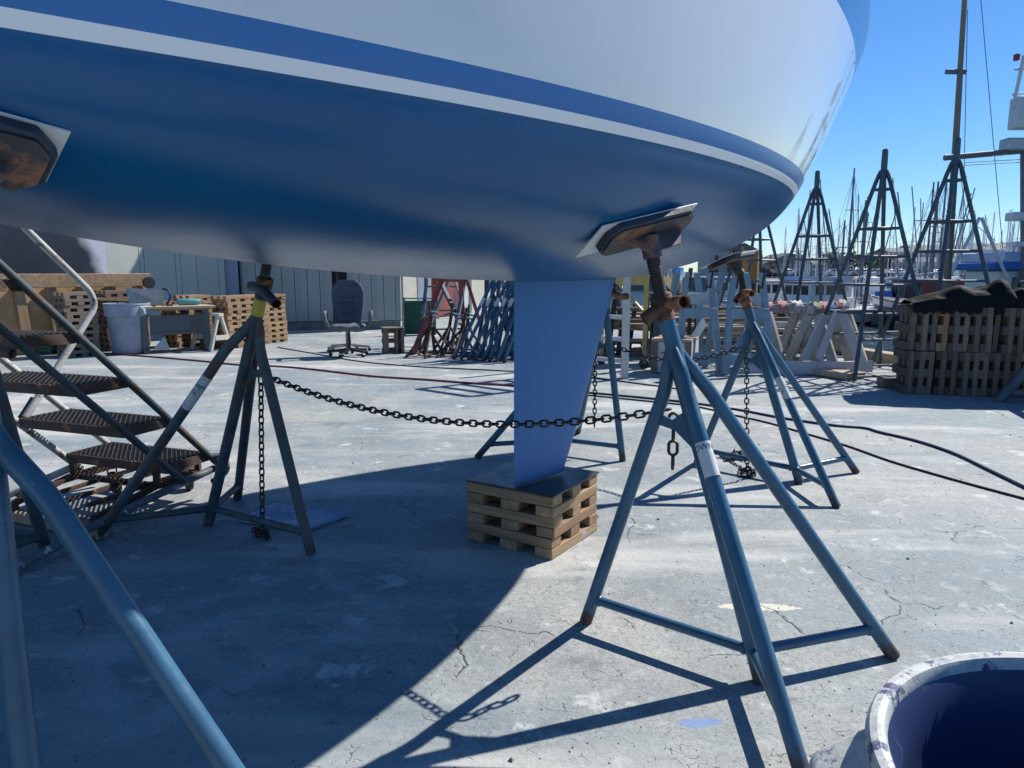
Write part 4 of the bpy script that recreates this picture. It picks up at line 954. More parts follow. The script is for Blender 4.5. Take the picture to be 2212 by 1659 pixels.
# loose rails leaning every way
def lean(x0,y0,x1,y1,Y0,Y1,mat,label,r=.035,grp='loose steel poles leaning behind the keel'):
    p=at(x0,y0,Y0); solo(MB().beam(p,at(x1,y1,Y1),r*1.6,r*1.6),'steel_pole',M[mat],label,'pole',p,grp)
lean(905,760,922,604,12.0,13.0,'pale_steel','pale blue pole at the left end of the racks, nearly upright')
lean(994,700,950,604,12.0,12.6,'pale_steel','pale blue pole crossing the red leg')
lean(930,700,972,604,12.3,12.7,'galv','grey pole leaning right across the ladder frame')
lean(972,765,1005,604,11.5,12.4,'galv','broad grey pole leaning right of the brown stands')
lean(1030,765,1055,604,11.8,12.6,'pale_steel','blue-grey pole between the red post and the blue stands')
lean(1020,720,985,610,12.0,12.8,'galv','thin grey pole falling to the right in front of the red post',.02)
lean(1075,720,1062,604,12.3,12.7,'galv','thin grey pole behind the top of the blue stands',.02)
lean(1100,772,1086,605,10.9,11.8,'pale_steel','pale pole right beside the keel edge',.03)
# small brown stands huddled together
def little_stand(x,y,hh,label,lean_,mat,Y=None,h3=.0):
    c=gp(x,y); s=thing('boat_stand',label,'boat stand',c,'small dark stands huddled behind the chair')
    tp=c+V((lean_,.08,hh)); MB().tube([c+V((0,0,.02)),tp],.026,10).build('mast',M[mat],s); MB().tube([tp,tp+(tp-c).normalized()*.16],.018,8).build('screw',M['dark_iron'],s)
    hd=V((1,.3,0)).normalized(); MB().tube(smoothpath([tp-hd*.13+V((0,0,-.02)),tp,tp+hd*.13+V((0,0,-.03))],4),.017,8).build('wing_handle',M['galv'],s)
    for k in range(3):
        an=2.1*k+.4+h3; f=c+V((math.cos(an)*.34,math.sin(an)*.34,.01)); MB().tube([lerp(c,tp,.7),f],.02,8).build('leg',M[mat],s); MB().tube([c+V((0,0,.05)),f+V((0,0,.03))],.016,8).build('brace',M[mat],s)
for (x,y,hh,ln,mt,lb) in ((915,768,.62,.12,'rust','small rusty stand at the left of the huddle'),(940,770,.70,-.08,'rust','small rusty stand tilted left, second in the huddle'),(962,768,.66,.10,'dark_iron','small dark stand in the middle of the huddle'),(985,769,.6,.14,'rust','small rusty stand at the right of the huddle'),(1005,762,.62,.05,'dark_iron','small dark stand behind the first blue stands')):
    little_stand(x,y,hh,lb,ln,mt,h3=x*.1)
# nested row of blue stands, legs all leaning the same way
bs=None
for k in range(8):
    f0=at(980+15.5*k,783-1.0*k if k<4 else 789,10.75-.05*k); f0.z=0
    if bs is None:
        bs=thing('boat_stand','blue boat stand at the left end of the nested row','boat stand',f0,'blue stands nested in a row behind the keel'); ORG[bs.name]=f0
        apex=f0+V((.60,.35,1.2)); ctr=f0+V((.42,.30,0))
        MB().tube([f0+V((0,0,.01)),lerp(f0,apex,.8),apex],[.026,.026,.03],10).build('leg',M['blue_steel'],bs)
        MB().tube([ctr+V((0,0,.01)),apex+V((0.02,0,.05))],.028,10).build('mast',M['blue_steel'],bs)
        for q in ((.95,.15,0),(.55,.95,0)): MB().tube([lerp(ctr,apex,.85),f0+V(q)],.026,10).build('leg',M['blue_steel'],bs)
        for q in ((0.03,.02,0),(.95,.15,0),(.55,.95,0)): MB().tube([ctr+V((0,0,.07)),f0+V(q)+V((0,0,.05))],.02,8).build('brace',M['blue_steel'],bs)
        MB().tube([lerp(f0,apex,.66),lerp(f0,apex,.76)],.029,10,False).build('tape_band',M['tape'],bs)
        MB().tube([apex+V((.02,0,.05)),apex+V((.05,.0,.32))],.02,8).build('screw',M['dark_iron'],bs)
    else: dup(bs,f0,R(random.uniform(-4,4))+(0 if k<5 else R(18)),['','second blue boat stand from the left in the nested row','third blue boat stand from the left in the nested row','fourth blue boat stand from the left in the nested row','fifth blue boat stand from the left in the nested row','blue boat stand third from the keel edge in the nested row','blue boat stand next but one to the keel edge in the nested row','blue boat stand of the nested row closest to the keel edge'][k])

# ------------------------------------------------------------------ clutter between the keel and the first stand
a0=gp(1349,818); al=thing('ladder','aluminium ladder standing upright right of the keel','ladder',a0)
a1=a0+V((-.62,.5,0))
for q in (a0,a1): MB().beam(q,q+V((0,0,2.1)),.09,.05,up=(0,1,0)).build('rail',M['alu'],al)
for k in range(8): MB().beam(a0+V((0,0,.22+.27*k)),a1+V((0,0,.22+.27*k)),.06,.05).build('rung',M['alu'],al)
sc=at(1391,800,9.7); sc.z=0; sf=thing('scaffold','yellow rolling scaffold behind the right stand','scaffold',sc)
s2=at(1300,700,10.2); s2.z=0; s3=sc+V((.25,1.3,0)); s4=s2+V((.25,1.3,0))
for q in (sc,s2,s3,s4):
    MB().beam(q+V((0,0,.16)),q+V((0,0,2.2)),.055,.055,up=(0,1,0)).build('post',M['yellow_steel'],sf)
    wv=MB().lathe([(0,-.02),(.06,-.02),(.07,-.012),(.07,.012),(.06,.02),(0,.02)],q+V((0,0,.072)),(0.5,1,0),18).build('caster',M['black_rubber'],sf); MB().beam(q+V((0,0,.08)),q+V((0,0,.17)),.05,.07).build('caster_fork',M['galv'],wv)
for a,b in ((sc,s2),(sc,s3),(s3,s4),(s2,s4)):
    MB().beam(a+V((0,0,1.2)),b+V((0,0,1.2)),.05,.13).build('cross_beam',M['yellow_steel'],sf)
MB().beam(lerp(sc,s2,.05)+V((0,0,.78)),lerp(sc,s2,.6)+V((0,0,1.13)),.03,.03).build('diagonal_brace',M['yellow_steel'],sf)
for u in (.12,.3,.45): MB().beam(lerp(sc,s2,u)+V((0,0,1.32)),lerp(sc,s2,u)+V((0,0,1.62)),.26,.02,up=(.2,1,0)).build('board_end',M['brown_z'],sf)
# steel drum on a trolley
dr=at(1452,632,10.6); dt=thing('steel_drum','shiny stainless drum standing on a dark trolley behind the first stand','drum',dr)
MB().lathe([(0,0),(.15,0),(.155,.01),(.155,.35),(.15,.36),(.13,.365),(0,.37)],dr,seg=36).build('drum_body',M['steel_shine'],dt)
tr=thing('trolley','dark steel trolley carrying the stainless drum','trolley',(dr.x,dr.y,0))
MB().beam(dr+V((-.35,0,-.03)),dr+V((.35,0,-.03)),.5,.05).build('deck',M['dark_iron'],tr)
for sx in (-.32,.32):
    for sy in (-.2,.2): MB().beam(V((dr.x+sx,dr.y+sy,.02)),V((dr.x+sx,dr.y+sy,dr.z-.056)),.05,.05,up=(0,1,0)).build('leg',M['dark_iron'],tr)
# white crate with red lettering
c0=gp(1406,806); c1=gp(1492,811); cdv=(c1-c0).normalized(); cn=V((-cdv.y,cdv.x,0)); CL=(c1-c0).length
cx_=thing('crate','white-panelled wooden crate with red lettering behind the first stand','crate',c0)
MB().beam(c0+cn*.25+V((0,0,.22)),c1+cn*.25+V((0,0,.22)),.5,.40).build('panel',M['white_board'],cx_)
for u in (0.0,CL): MB().beam(c0+cdv*(u+.04 if u==0 else u-.04)-cn*.012+V((0,0,.0)),c0+cdv*(u+.04 if u==0 else u-.04)-cn*.012+V((0,0,.44)),.08,.02,up=cn).build('corner_post',M['brown_z'],cx_)
MB().beam(c0+cn*.25+V((0,0,.445)),c1+cn*.25+V((0,0,.445)),.56,.03).build('lid',M['lumber_x'],cx_)
cxp=[o for o in COL.objects if o.parent==cx_ and o.name.startswith('panel')][0]
Mt=Matrix((cdv,V((0,0,1)),-cn)).transposed().to_4x4(); Mt.translation=at(1431,773,c0.y+.02)-cn*.004
Mt.translation=c0+cdv*.20+V((0,0,.17))-cn*.003
for k_,ch_ in enumerate('21'):
    M2=Mt.copy(); M2.translation=Mt.translation+cdv*(.10*k_-.05); text_mesh(ch_,.17,'lettering',M['dark_red'],cxp,M2)
# long timbers piled up
rn=random.Random(11)
for i in range(26):
    x0=rn.uniform(1300,1420); y0=rn.uniform(690,800) if i>5 else rn.uniform(650,720); Y0=rn.uniform(11.2,12.6)
    p=at(x0,y0,Y0); z=max(p.z,.04+.05*(i%12)); p.z=z; ln=rn.uniform(1.6,3.2); an=rn.uniform(-.25,.15); q=p+V((math.cos(an)*ln,math.sin(an)*ln,rn.uniform(-.12,.04))); q.z=max(q.z,.03)
    solo(MB().beam(p,q,rn.uniform(.08,.22),rn.uniform(.03,.06)),'timber_plank',M[('lumber_x','lumber_x','white_paint','brown_x')[i%4]],'loose plank in the timber pile between the keel and the blue trestles','plank',p,'planks in the timber pile')
for i in range(7):
    p=at(1290+11*i,800,10.9+.1*i); p.z=0; q=p+V((.1*(-1)**i,.05,.8+.05*(i%3)))
    solo(MB().beam(p,q,.07,.05,up=(0,1,0)),'steel_post',M['blue_steel' if i%2 else 'dark_iron'],'short dark post standing in the cluster just behind the ladder','post',p,'short posts behind the ladder')
lean(1400,805,1440,600,9.9,10.6,'pale_steel','grey-blue channel leaning behind the yellow scaffold post',.045,'channels leaning behind the scaffold')
lean(1372,812,1452,668,10.2,10.7,'blue_steel','dark blue channel crossing behind the yellow scaffold post',.04,'channels leaning behind the scaffold')
lean(1440,808,1408,700,10.3,10.9,'blue_steel','dark blue channel falling right behind the yellow scaffold post',.03,'channels leaning behind the scaffold')

M['trestle_light']=paint('pale_worn_trestle_paint',(.42,.52,.55),.6,.2,4,chip=.36,chipcol=(.2,.26,.3),chipscale=6)
# ------------------------------------------------------------------ big blue timber trestles
def trestle(x0,x1,yb,Y,label,top):
    a=at(x0,760,Y); b=at(x1,760,Y+.05); a.z=b.z=0; d=(b-a).normalized(); n=V((-d.y,d.x,0)); L=(b-a).length
    t=thing('timber_trestle',label,'trestle',a,'blue timber trestles behind the sunlit stand')
    for u,s in ((0,.09),(L,-.09)):
        for k in (0,.75):
            MB().beam(a+d*u+n*k+V((0,0,0)),a+d*(u+s)+n*(k+ (.13 if k==0 else -.13))+V((0,0,1.02)),.075,.085,up=n).build('post',M['blue_trestle'],t,bevel=.006)
            MB().beam(a+d*(u+s)+n*(k+(.13 if k==0 else -.13))+V((0,0,1.02)),a+d*(u+s*1.6)+n*(k+(.13 if k==0 else -.13))+V((0,0,1.30)),.07,.07,up=n).build('horn',M['blue_trestle'],t)
    for z,h in ((.78,.13),(.2,.14)):
        MB().beam(a+d*.06-n*.052+n*(.13*z/1.02)+V((0,0,z)),b-d*.06-n*.052+n*(.13*z/1.02)+V((0,0,z)),.04,h).build('front_board',M['blue_trestle'],t,bevel=.004)
    MB().beam(a+d*.10+n*.15+V((0,0,.96)),b-d*.10+n*.15+V((0,0,.96)),.05,.15).build('top_board',M['trestle_light'],t,bevel=.004)
    MB().beam(a+d*.02+n*.05+V((0,0,.10)),b-d*.02+n*.6+V((0,0,.62)),.04,.12).build('diagonal_brace',M['blue_trestle'],t)
    for u in (.14,L-.14): MB().beam(a+d*u-n*.06+n*.2+V((0,0,1.10)),a+d*(u+.03)-n*.06+n*.2+V((0,0,1.36)),.02,.11,up=n).build('rubber_facing',M['black_rubber'],t)
trestle(1466,1556,815,9.35,'blue-grey timber trestle immediately right of the nearest stand top',0)
trestle(1568,1668,815,9.15,'blue-grey timber trestle partly hidden by the sunlit stand',0)

# ------------------------------------------------------------------ sawhorses with padded tops
padm=[paint('carpet_'+n,c,.95,.3,20,bump=.2) for n,c in (('pink',(.5,.25,.25)),('grey',(.4,.38,.36)),('white',(.6,.6,.6)),('maroon',(.2,.09,.1)),('olive',(.25,.26,.2)),('blue',(.1,.22,.5)))]
def padhorse(p,d,L,label,boards=(),mat='grey_trestle',h=.86,pads=(0,1,2)):
    d=V(d).normalized(); n=V((-d.y,d.x,0)); t=thing('sawhorse',label,'sawhorse',p,'padded sawhorses by the quay')
    for u in (.10,L-.10):
        for sg in (-1,1):
            MB().beam(p+d*u+n*(.36*sg),p+d*u+n*(.05*sg)+V((0,0,h-.1)),.055,.12,up=n).build('leg',M[mat],t,bevel=.004)
        MB().beam(p+d*(u+.055)-n*.2+V((0,0,.36)),p+d*(u+.055)+n*.2+V((0,0,.36)),.02,.12).build('gusset',M[mat],t)
    MB().beam(p+V((0,0,h-.04)),p+d*L+V((0,0,h-.04)),.10,.11).build('top_beam',M[mat],t)
    for k,pi in enumerate(pads):
        u0=L*k/len(pads)+.012; u1=u0+min(L/len(pads)-.02,.17); rows=[]
        for j in range(7):
            u=u0+(u1-u0)*j/6; rw=[]
            for q in range(14):
                an=2*math.pi*q/14; rr=.08+.02*math.sin(q*2.1+j*1.7+k); rw.append(p+d*u+n*(math.cos(an)*rr)+V((0,0,h-.03+math.sin(an)*rr*1.0)))
            rows.append(rw)
        mb=MB().grid(rows,close=True); mb.f+=[tuple(range(13,-1,-1)),tuple(6*14+q for q in range(14))]; mb.m+=[0,0]; mb.build('padding',padm[pi],t,smooth=60)
    for (o,q,wd_,hh) in boards: MB().beam(p+V(o),p+V(q),wd_,hh).build('side_board',M['white_board'],t,bevel=.003)
    return t
h1=gp(1610,822); padhorse(gp(1640,800)+V((0,.1,0)),(.85,.53,0),.95,'padded sawhorse with pink and white carpet, leftmost by the quay',pads=(0,0,2),
  boards=(((-.35,-.5,.10),(1.0,-.62,.10),.03,.17),((.45,-.40,.10),(.75,-.3,.75),.03,.12)))
padhorse(gp(1752,806)+V((0,.15,0)),(.75,.66,0),.75,'padded sawhorse with olive and maroon carpet, nearest the water',pads=(4,0,5,3),
  boards=(((-.02,-.40,.10),(.72,-.30,.11),.03,.15),((.0,-.36,.2),(.3,-.1,.78),.03,.13),((.62,-.2,.15),(.36,-.06,.82),.03,.12)))
padhorse(gp(1812,800)+V((0,.5,0)),(.75,.66,0),.6,'bare padded sawhorse with a beige roll at its end, rightmost by the quay',pads=(3,1),mat='grey_trestle')
lw=gp(1760,800); solo(MB().beam(gp(1700,790,.05),gp(1850,812,.05),.35,.08),'timber_baulk',M['lumber_x'],'low pale timber baulk on the quay between the sawhorses and the tall racks','timber',lw,bevel=.01)
solo(MB().beam(gp(1900,824,.06),gp(2010,826,.06),.2,.11),'timber_baulk',M['brown_x'],'dark timber baulk on the ground just left of the dark pallets','timber',gp(1950,824),bevel=.01)

# ------------------------------------------------------------------ tall pyramid racks in a row along the quay
def tall_rack(h,half,label,mat):
    t=thing('tall_stand',label,'tall stand',(0,0,0),'tall blue four-legged stands along the quay'); ORG[t.name]=V((0,0,0))
    ap=V((0,0,h-.26)); m=M[mat]
    fs=[V((math.cos(a)*half*1.41,math.sin(a)*half*1.41,0)) for a in (R(-25),R(65),R(155),R(245))]
    for f in fs:
        o=(f-ap); o.z=0; o.normalize(); MB().tube(smoothpath([ap+o*.025+V((0,0,.0)),ap+o*.05-V((0,0,.05)),ap+o*.085-V((0,0,.15))],4)+[lerp(ap+o*.085-V((0,0,.15)),f,.5),f],.025,12).build('leg',m,t)
    MB().tube([ap-V((0,0,.16)),ap+V((0,0,.1)),ap+V((0,0,.24)),ap+V((0,0,.26))],[.036,.038,.036,.024],14).build('top_post',m,t)
    for z in (.05,.49,.80,1.15,1.50,1.85,2.33):
        q=[lerp(ap+V((f.x,f.y,0)).normalized()*.085-V((0,0,.15)),f,1-z/(ap.z-.15)) for f in fs]
        for i in range(4):
            if z<1.2 and i==(2 if z<.6 else 9): continue
            MB().tube([q[i],q[(i+1)%4]],.016,10).build('crossbar',m,t)
    return t
tr1=tall_rack(2.82,.56,'tall blue four-legged stand nearest the boat hull, partly hidden by it','pale_steel')
spots=[(4.62,11.2,R(-16),1.0,'tall blue four-legged stand nearest the boat hull, partly hidden by it'),(4.64,9.25,R(-12),1.0,'tall blue four-legged stand rising clear against the sky beside the big wooden mast'),(5.50,9.2,R(-12),1.045,'tall blue four-legged stand right behind the black tarp, topped by a dark post'),(6.75,8.9,R(-20),1.03,'tall blue four-legged stand cut by the right frame edge'),(4.15,12.4,R(20),1.0,'tall blue four-legged stand seen only below the hull edge')]
for i,(x,y,rz,s,lb) in enumerate(spots):
    o=tr1 if i==0 else dup(tr1,(0,0,0))
    o.location=(x,y,0); o.rotation_euler=(0,0,rz); o.scale=(1,1,s); o['label']=lb
# orange piling and dark piling behind
pp=at(1622,560,16); pp.z=-3; solo(MB().tube([pp,pp+V((0,0,4.75))],.17,18),'mooring_pile',M['orange'],'orange mooring pile seen between hull edge and the first tall stand','pile',pp)
pp=at(1893/1.1302+4,700,15.0); pp.z=-3; solo(MB().tube([pp,pp+V((0,0,3.65))],.17,18),'mooring_pile',M['pile'],'black mooring pile standing in the water behind the sawhorses','pile',pp)
nb=at(1615,630,15.8); solo(MB().box(nb,(.3,.12,.42)),'notice_box',M['navy'],'small navy box fixed beside the orange mooring pile','box',nb,bevel=.02)

# ------------------------------------------------------------------ dark pallets standing on edge with a tarp thrown over
w0=gp(1947,851); w1=gp(2150,858); wdv=(w1-w0).normalized(); wn=V((-wdv.y,wdv.x,0))
Rm=Matrix((V((0,0,1)),wn,wdv)).transposed()            # local x up, local y away, local z along the row
for tier in range(2):
    for k in range(18):
        jz=random.uniform(-.006,.006); s=.1*k+.052+(.02 if tier==0 and k>2 else 0)
        o=put(sun_src if (tier,k) in ((1,3),(0,11)) else (brown_src if (tier,k) in ((1,5),(1,12),(0,2),(0,7),(1,15)) else dark_src),w0+wdv*(s-.05)+wn*(.215+random.uniform(-.05,.05))+V((0,0,.236+tier*.472+jz*.5)),(0,0,0),('weathered dark pallet on edge in the lower row of the wall at right','weathered dark pallet on edge in the upper row of the wall at right')[tier],'dark pallets standing on edge in two rows')
        tilt=Matrix.Rotation(random.uniform(-.03,.03),3,'Y'); o.rotation_euler=(Rm@tilt).to_euler()
rows=[]; rn=random.Random(5); NX,NY=110,28
prof=[(0,.06),(.12,.11),(.27,.17),(.36,.22),(.47,.19),(.58,.21),(.66,.27),(.71,.25),(.75,.15),(.81,.20),(.87,.17),(.95,.10),(1,.05)]
def pz(u):
    for (a,za),(b,zb) in zip(prof[:-1],prof[1:]):
        if u<=b: return za+(zb-za)*(u-a)/(b-a)
    return .05
from mathutils import noise as mnoise
for j in range(NY):
    v=j/(NY-1); rw=[]
    for i in range(NX):
        u=i/(NX-1); p=w0+wdv*(.03+1.32*u)+wn*(-.03+.56*v)
        hgt=pz(u)*math.sin(min(max(v*1.15+.06,0),1)*math.pi)**.6
        q=mnoise.noise(V((u*9,v*4+u*3,1.3)))*.03+(.4-abs(mnoise.noise(V((u*4+v*4,v*2.5,4.1)))))*.045+(.3-abs(mnoise.noise(V((u*9+v*7,v*5-u*4,8.1)))))*.012
        z=.948+max(hgt+q*(.4+2*hgt),.012)
        if j==0: z=.915-.03*abs(math.sin(i*.45))-.02*abs(math.sin(i*.17))
        rw.append(V((p.x,p.y,z)))
    rows.append(rw)
solo(MB().grid(rows),'tarp',M['tarp'],'crumpled black tarp thrown over the top of the dark pallet wall','tarp',w0+V((0,0,.95)),smooth=70)
p=w0+wdv*1.36+V((0,0,.98)); solo(MB().beam(p+wn*.1,p+wdv*.7+wn*.12,.2,.07),'timber_plank',M['brown_x'],'brown timber lying on the dark pallets at the right frame edge','plank',p,bevel=.005)
# ------------------------------------------------------------------ boats in the harbour
WZ=-2.0
def local(mb,name,mat,par,**k):
    o=mb.build(name,mat,None,**k); o.parent=par; ORG[o.name]=V((0,0,0)); return o
def hull_local(L,Bm,fb,par,mat,stripe=None,sheer=.35,draft=.4):
    rows=[]
    for i in range(15):
        u=i/14; x=-L/2+L*u; b=Bm/2*(1-max(0,(u-.45)/.55)**2.2)*(.86+.14*min(u/.3,1)); top=fb+sheer*max(0,(u-.4)/.6)**1.6+ .06*(1-u)
        xs=x+ (0 if u<.9 else 0); row=[]
        for (f,zz) in ((.0,-draft),(.62,-draft*.6),(.86,.06),(.9,.2),(.95,top*.72),(1.0,top-.1),(1.03,top-.08),(1.03,top)):
            row.append(V((xs+.10*L*max(0,u-.8)*(zz+draft)*1.4,b*f,zz)))
        rows.append([V((p.x,-p.y,p.z)) for p in row[::-1]]+row[1:])
    mb=MB(); n=len(rows[0]); k=0
    vs=[p for r in rows for p in r]; fs=[];ms=[]
    for i in range(14):
        for q in range(n-1):
            d=min(q,n-2-q); fs.append((i*n+q,i*n+q+1,(i+1)*n+q+1,(i+1)*n+q)); ms.append(1 if d in(2,) else (2 if d in(4,5,6) else 0))
    mb.v=vs; mb.f=fs+[tuple(range(n))]; mb.m=ms+[0]
    for i in range(14): mb.f.append((i*n,(i+1)*n,(i+1)*n+n-1,i*n+n-1)); mb.m.append(0)
    return local(mb,'hull',mat,par,smooth=40)
def fishing_boat(px,Y,head,L,label,hullm,cab,roofm,mast=6.5,name=None,cabx=.1,boxes=(),rig=True,fb=.95):
    p=at(px,650,Y); p.z=WZ; b=thing('fishing_boat',label,'boat',p,None,head); ORG[b.name]=V((0,0,0))
    hull_local(L,L*.31,fb,b,hullm)
    cw=L*.2; cl=L*.28; x0=L*cabx
    c=local(MB().bx(x0-cl/2,x0+cl/2,-cw/2,cw/2,fb-.1,fb+1.75),'cabin',cab,b,bevel=.05)
    mb=MB(); local(MB().bx(x0-cl/2-.25,x0+cl/2+.3,-cw/2-.12,cw/2+.12,fb+1.752,fb+1.86),'cabin_roof',roofm,b,bevel=.03)
    for sg in (-1,1):
        for k in range(3): local(MB().bx(x0-cl*.42+k*cl*.29,x0-cl*.42+k*cl*.29+cl*.22,sg*cw/2-.015,sg*cw/2+.015,fb+.95,fb+1.5),'window',M['glass'],c)
    for k in range(3): local(MB().bx(x0+cl/2-.015,x0+cl/2+.015,-cw*.42+k*cw*.29,-cw*.42+k*cw*.29+cw*.24,fb+.95,fb+1.5),'window',M['glass'],c)
    if mast:
        m=local(MB().tube([(x0-cl*.7,0,fb),(x0-cl*.7,0,fb+mast)],[.09,.05],8),'mast',M['mast_dark'],b)
        local(MB().tube([(x0-cl*.7,-.9,fb+mast*.7),(x0-cl*.7,.9,fb+mast*.7)],.03,6),'spreader',M['mast_dark'],m)
        local(MB().tube([(x0-cl*.7,0,fb+1.6),(-L*.46,0,fb+2.3)],.05,6),'boom',M['mast_alu'],b)
        if rig:
            mb=MB(); tp=V((x0-cl*.7,0,fb+mast*.97))
            for q in ((L*.5,0,fb+.5),(-L*.47,0,fb),(x0-cl*.7,L*.14,fb),(x0-cl*.7,-L*.14,fb)): mb.tube([tp,V(q)],.012,4)
            for sg in (-1,1): mb.tube([V((x0-cl*.6,sg*L*.13,fb)),V((x0-cl*.4,sg*L*.22,fb+mast*1.05))],.035,6)
            local(mb,'rigging',M['mast_dark'],b)
    mb=MB()
    for sg in (-1,1):
        for k in range(6):
            x=-L*.46+k*L*.16; mb.tube([(x,sg*L*.135,fb),(x,sg*L*.135,fb+.55)],.018,5)
        mb.tube([(-L*.46,sg*L*.135,fb+.55),(L*.34,sg*L*.135,fb+.55)],.018,5)
    local(mb,'rail',M['mast_alu'],b)
    for (bx0,by,w_,h_,mt) in boxes: local(MB().bx(bx0,bx0+w_,by-w_*.4,by+w_*.4,fb-.1,fb+h_),'deck_box',M[mt],b,bevel=.03)
    if name:
        tt=[o for o in b.children if o.name.startswith('cabin_roof')][0]
        for sg in (-1,1):
            side=local(MB().bx(x0-cl/2-.2,x0+cl/2+.2,sg*(cw/2+.135)-.012,sg*(cw/2+.135)+.012,fb+1.55,fb+2.05),'name_board',M['white_gel'],b)
            Mx=Matrix(((sg*-1*1.0,0,0,x0),(0,0,sg,sg*(cw/2+.152)),(0,1,0,fb+1.68),(0,0,0,1)))
            text_mesh(name,.36,'lettering',M['blue_print'],side,Mx)
    return b
W3=[M['white_gel'],M['boat_blue'],M['boat_red']]
fishing_boat(1765,45,R(205),11,'white fishing boat with a blue sheer stripe and a lettered blue-edged roof',W3,M['white_gel'],M['boat_blue'],5.5,'CA-811',.02,boxes=((-3.2,0,.8,.7,'white_gel'),))
fishing_boat(1866,51,R(150),9.5,'white fishing boat with bow windows and bright blue boxes on deck',[M['white_gel']]*3,M['white_gel'],M['white_gel'],7.5,None,.22,boxes=((-1.8,.2,1.1,1.0,'canvas_blue'),(-.4,-.3,.7,.8,'lumber_x')))
fishing_boat(1915,58,R(170),8,'low grey working skiff with a red bow beside the dark boat',[M['mast_alu'],M['mast_alu'],M['boat_red']],M['mast_alu'],M['white_gel'],8,None,-.2,fb=.7)
fishing_boat(1985,48,R(80),10,'dark-hulled fishing boat showing its white-banded stern',[M['boat_dark'],M['white_gel'],M['boat_dark']],M['boat_dark'],M['boat_blue'],8,None,.12,boxes=((-3.6,.1,1.5,1.4,'boat_dark'),(-2.3,-.6,.6,.7,'white_gel')))
fishing_boat(1640,48,R(190),8,'white workboat with a pale canopy behind the blue trestles',[M['white_gel'],M['mast_alu'],M['boat_dark']],M['white_gel'],M['mast_alu'],0,None,.0)
fishing_boat(1560,55,R(10),9,'white cabin boat glimpsed under the hull behind the timber pile',[M['white_gel']]*3,M['white_gel'],M['canvas_blue'],0,None,.05)
# large vessel at right, with blue canvas, wooden mast and gear
vl=at(2395,640,27); vl.z=WZ; vs=thing('trawler','big white trawler with bright blue canvas tops at the right frame edge','boat',vl,None,R(172)); ORG[vs.name]=V((0,0,0))
hull_local(10.5,4.0,1.7,vs,[M['white_gel'],M['canvas_blue'],M['boat_red']],sheer=.7,draft=.9)
local(MB().bx(-3.5,4.5,-1.3,1.3,1.6,3.35),'deckhouse',M['white_gel'],vs,bevel=.06)
local(MB().bx(-3.8,4.85,-1.6,1.6,3.352,3.62),'canvas_top',M['canvas_blue'],vs,bevel=.05)
local(MB().bx(-3.6,4.5,-1.55,1.55,3.622,4.0),'windscreen',paint('blue_clear_screen',(.18,.35,.62),.15,.1,2,bump=0),vs,bevel=.04)
for k in range(6): local(MB().bx(-3.1+k*1.25,-2.2+k*1.25,1.29,1.32,2.4,3.1),'window',M['glass'],vs)
ms=at(2218,590,27)
def wtube(name,pts,r,mat,par,label=None): 
    o=MB().tube(pts,r,8).build(name,M[mat],None); o.parent=par; o.matrix_parent_inverse=Matrix.Translation(-V(par.location)) if par.rotation_euler.z==0 else (Matrix.Translation(V(par.location))@Matrix.Rotation(par.rotation_euler.z,4,'Z')).inverted(); ORG[o.name]=V((0,0,0)); return o
Yv=26.
wtube('mast',[at(2216,640,Yv),at(2216,300,Yv)],.17,'mast_dark',vs)
wtube('boom_gallow',[at(2040,341,Yv),at(2240,323,Yv)],.10,'mast_dark',vs)
for yy in (351,357): wtube('wire',[at(2085,yy,Yv),at(2215,yy-7,Yv)],.012,'mast_dark',vs)
for x0,y0,x1,y1,r in ((2212,120,2188,235,.06),(2192,150,2225,147,.04),(2188,205,2225,200,.04),(2116,470,2055,590,.06),(2120,470,2175,600,.06)): wtube('pole',[at(x0,y0,Yv),at(x1,y1,Yv)],r,'mast_alu',vs)
o=MB().box(at(2196,124,Yv),(.14,.14,.2)).build('mast_lamp',M['boat_red'],None); o.parent=vs; o.matrix_parent_inverse=(Matrix.Translation(vl)@Matrix.Rotation(R(172),4,'Z')).inverted(); ORG[o.name]=V((0,0,0))
for (x,y,sx,sz,mt) in ((2186,313,.62,.42,'alu'),(2216,245,.9,1.05,'mast_alu'),(2210,468,1.0,.30,'white_gel'),(2212,528,.95,.20,'white_gel')):
    o=MB().box(at(x,y,Yv),(sx,.5,sz)).build('mast_gear',M[mt],None,bevel=.05); o.parent=vs; o.matrix_parent_inverse=(Matrix.Translation(vl)@Matrix.Rotation(R(172),4,'Z')).inverted(); ORG[o.name]=V((0,0,0))
fs_=at(2058,640,40); fs_.z=WZ; fb_=thing('schooner','wooden-masted boat with a red deckhouse behind the black tarp','boat',fs_,None,R(100)); ORG[fb_.name]=V((0,0,0))
hull_local(12,3.4,1.4,fb_,[M['boat_dark'],M['white_gel'],M['boat_dark']])
local(MB().bx(-2,1.2,-1,1,1.3,2.9),'deckhouse',M['boat_red'],fb_,bevel=.05)
local(MB().lathe([(0.0,0),(.42,.02),(.46,.3),(.40,1.0),(.3,1.06),(0,1.07)],(-.9,0,3.2)),'funnel_cowl',M['white_gel'],fb_); local(MB().tube([(-.9,0,2.9),(-.9,0,3.25)],.18,10),'funnel',M['mast_wood'],fb_)
wtube('mast',[at(2043,640,33),at(2062,340,33),at(2086,-40,33)],[.15,.13,.10],'mast_wood',fb_)
wtube('mast_band',[at(2061,155,33)+V((-.35,0,0)),at(2061,155,33)+V((.5,0,0))],.11,'mast_dark',fb_)
mb=MB()
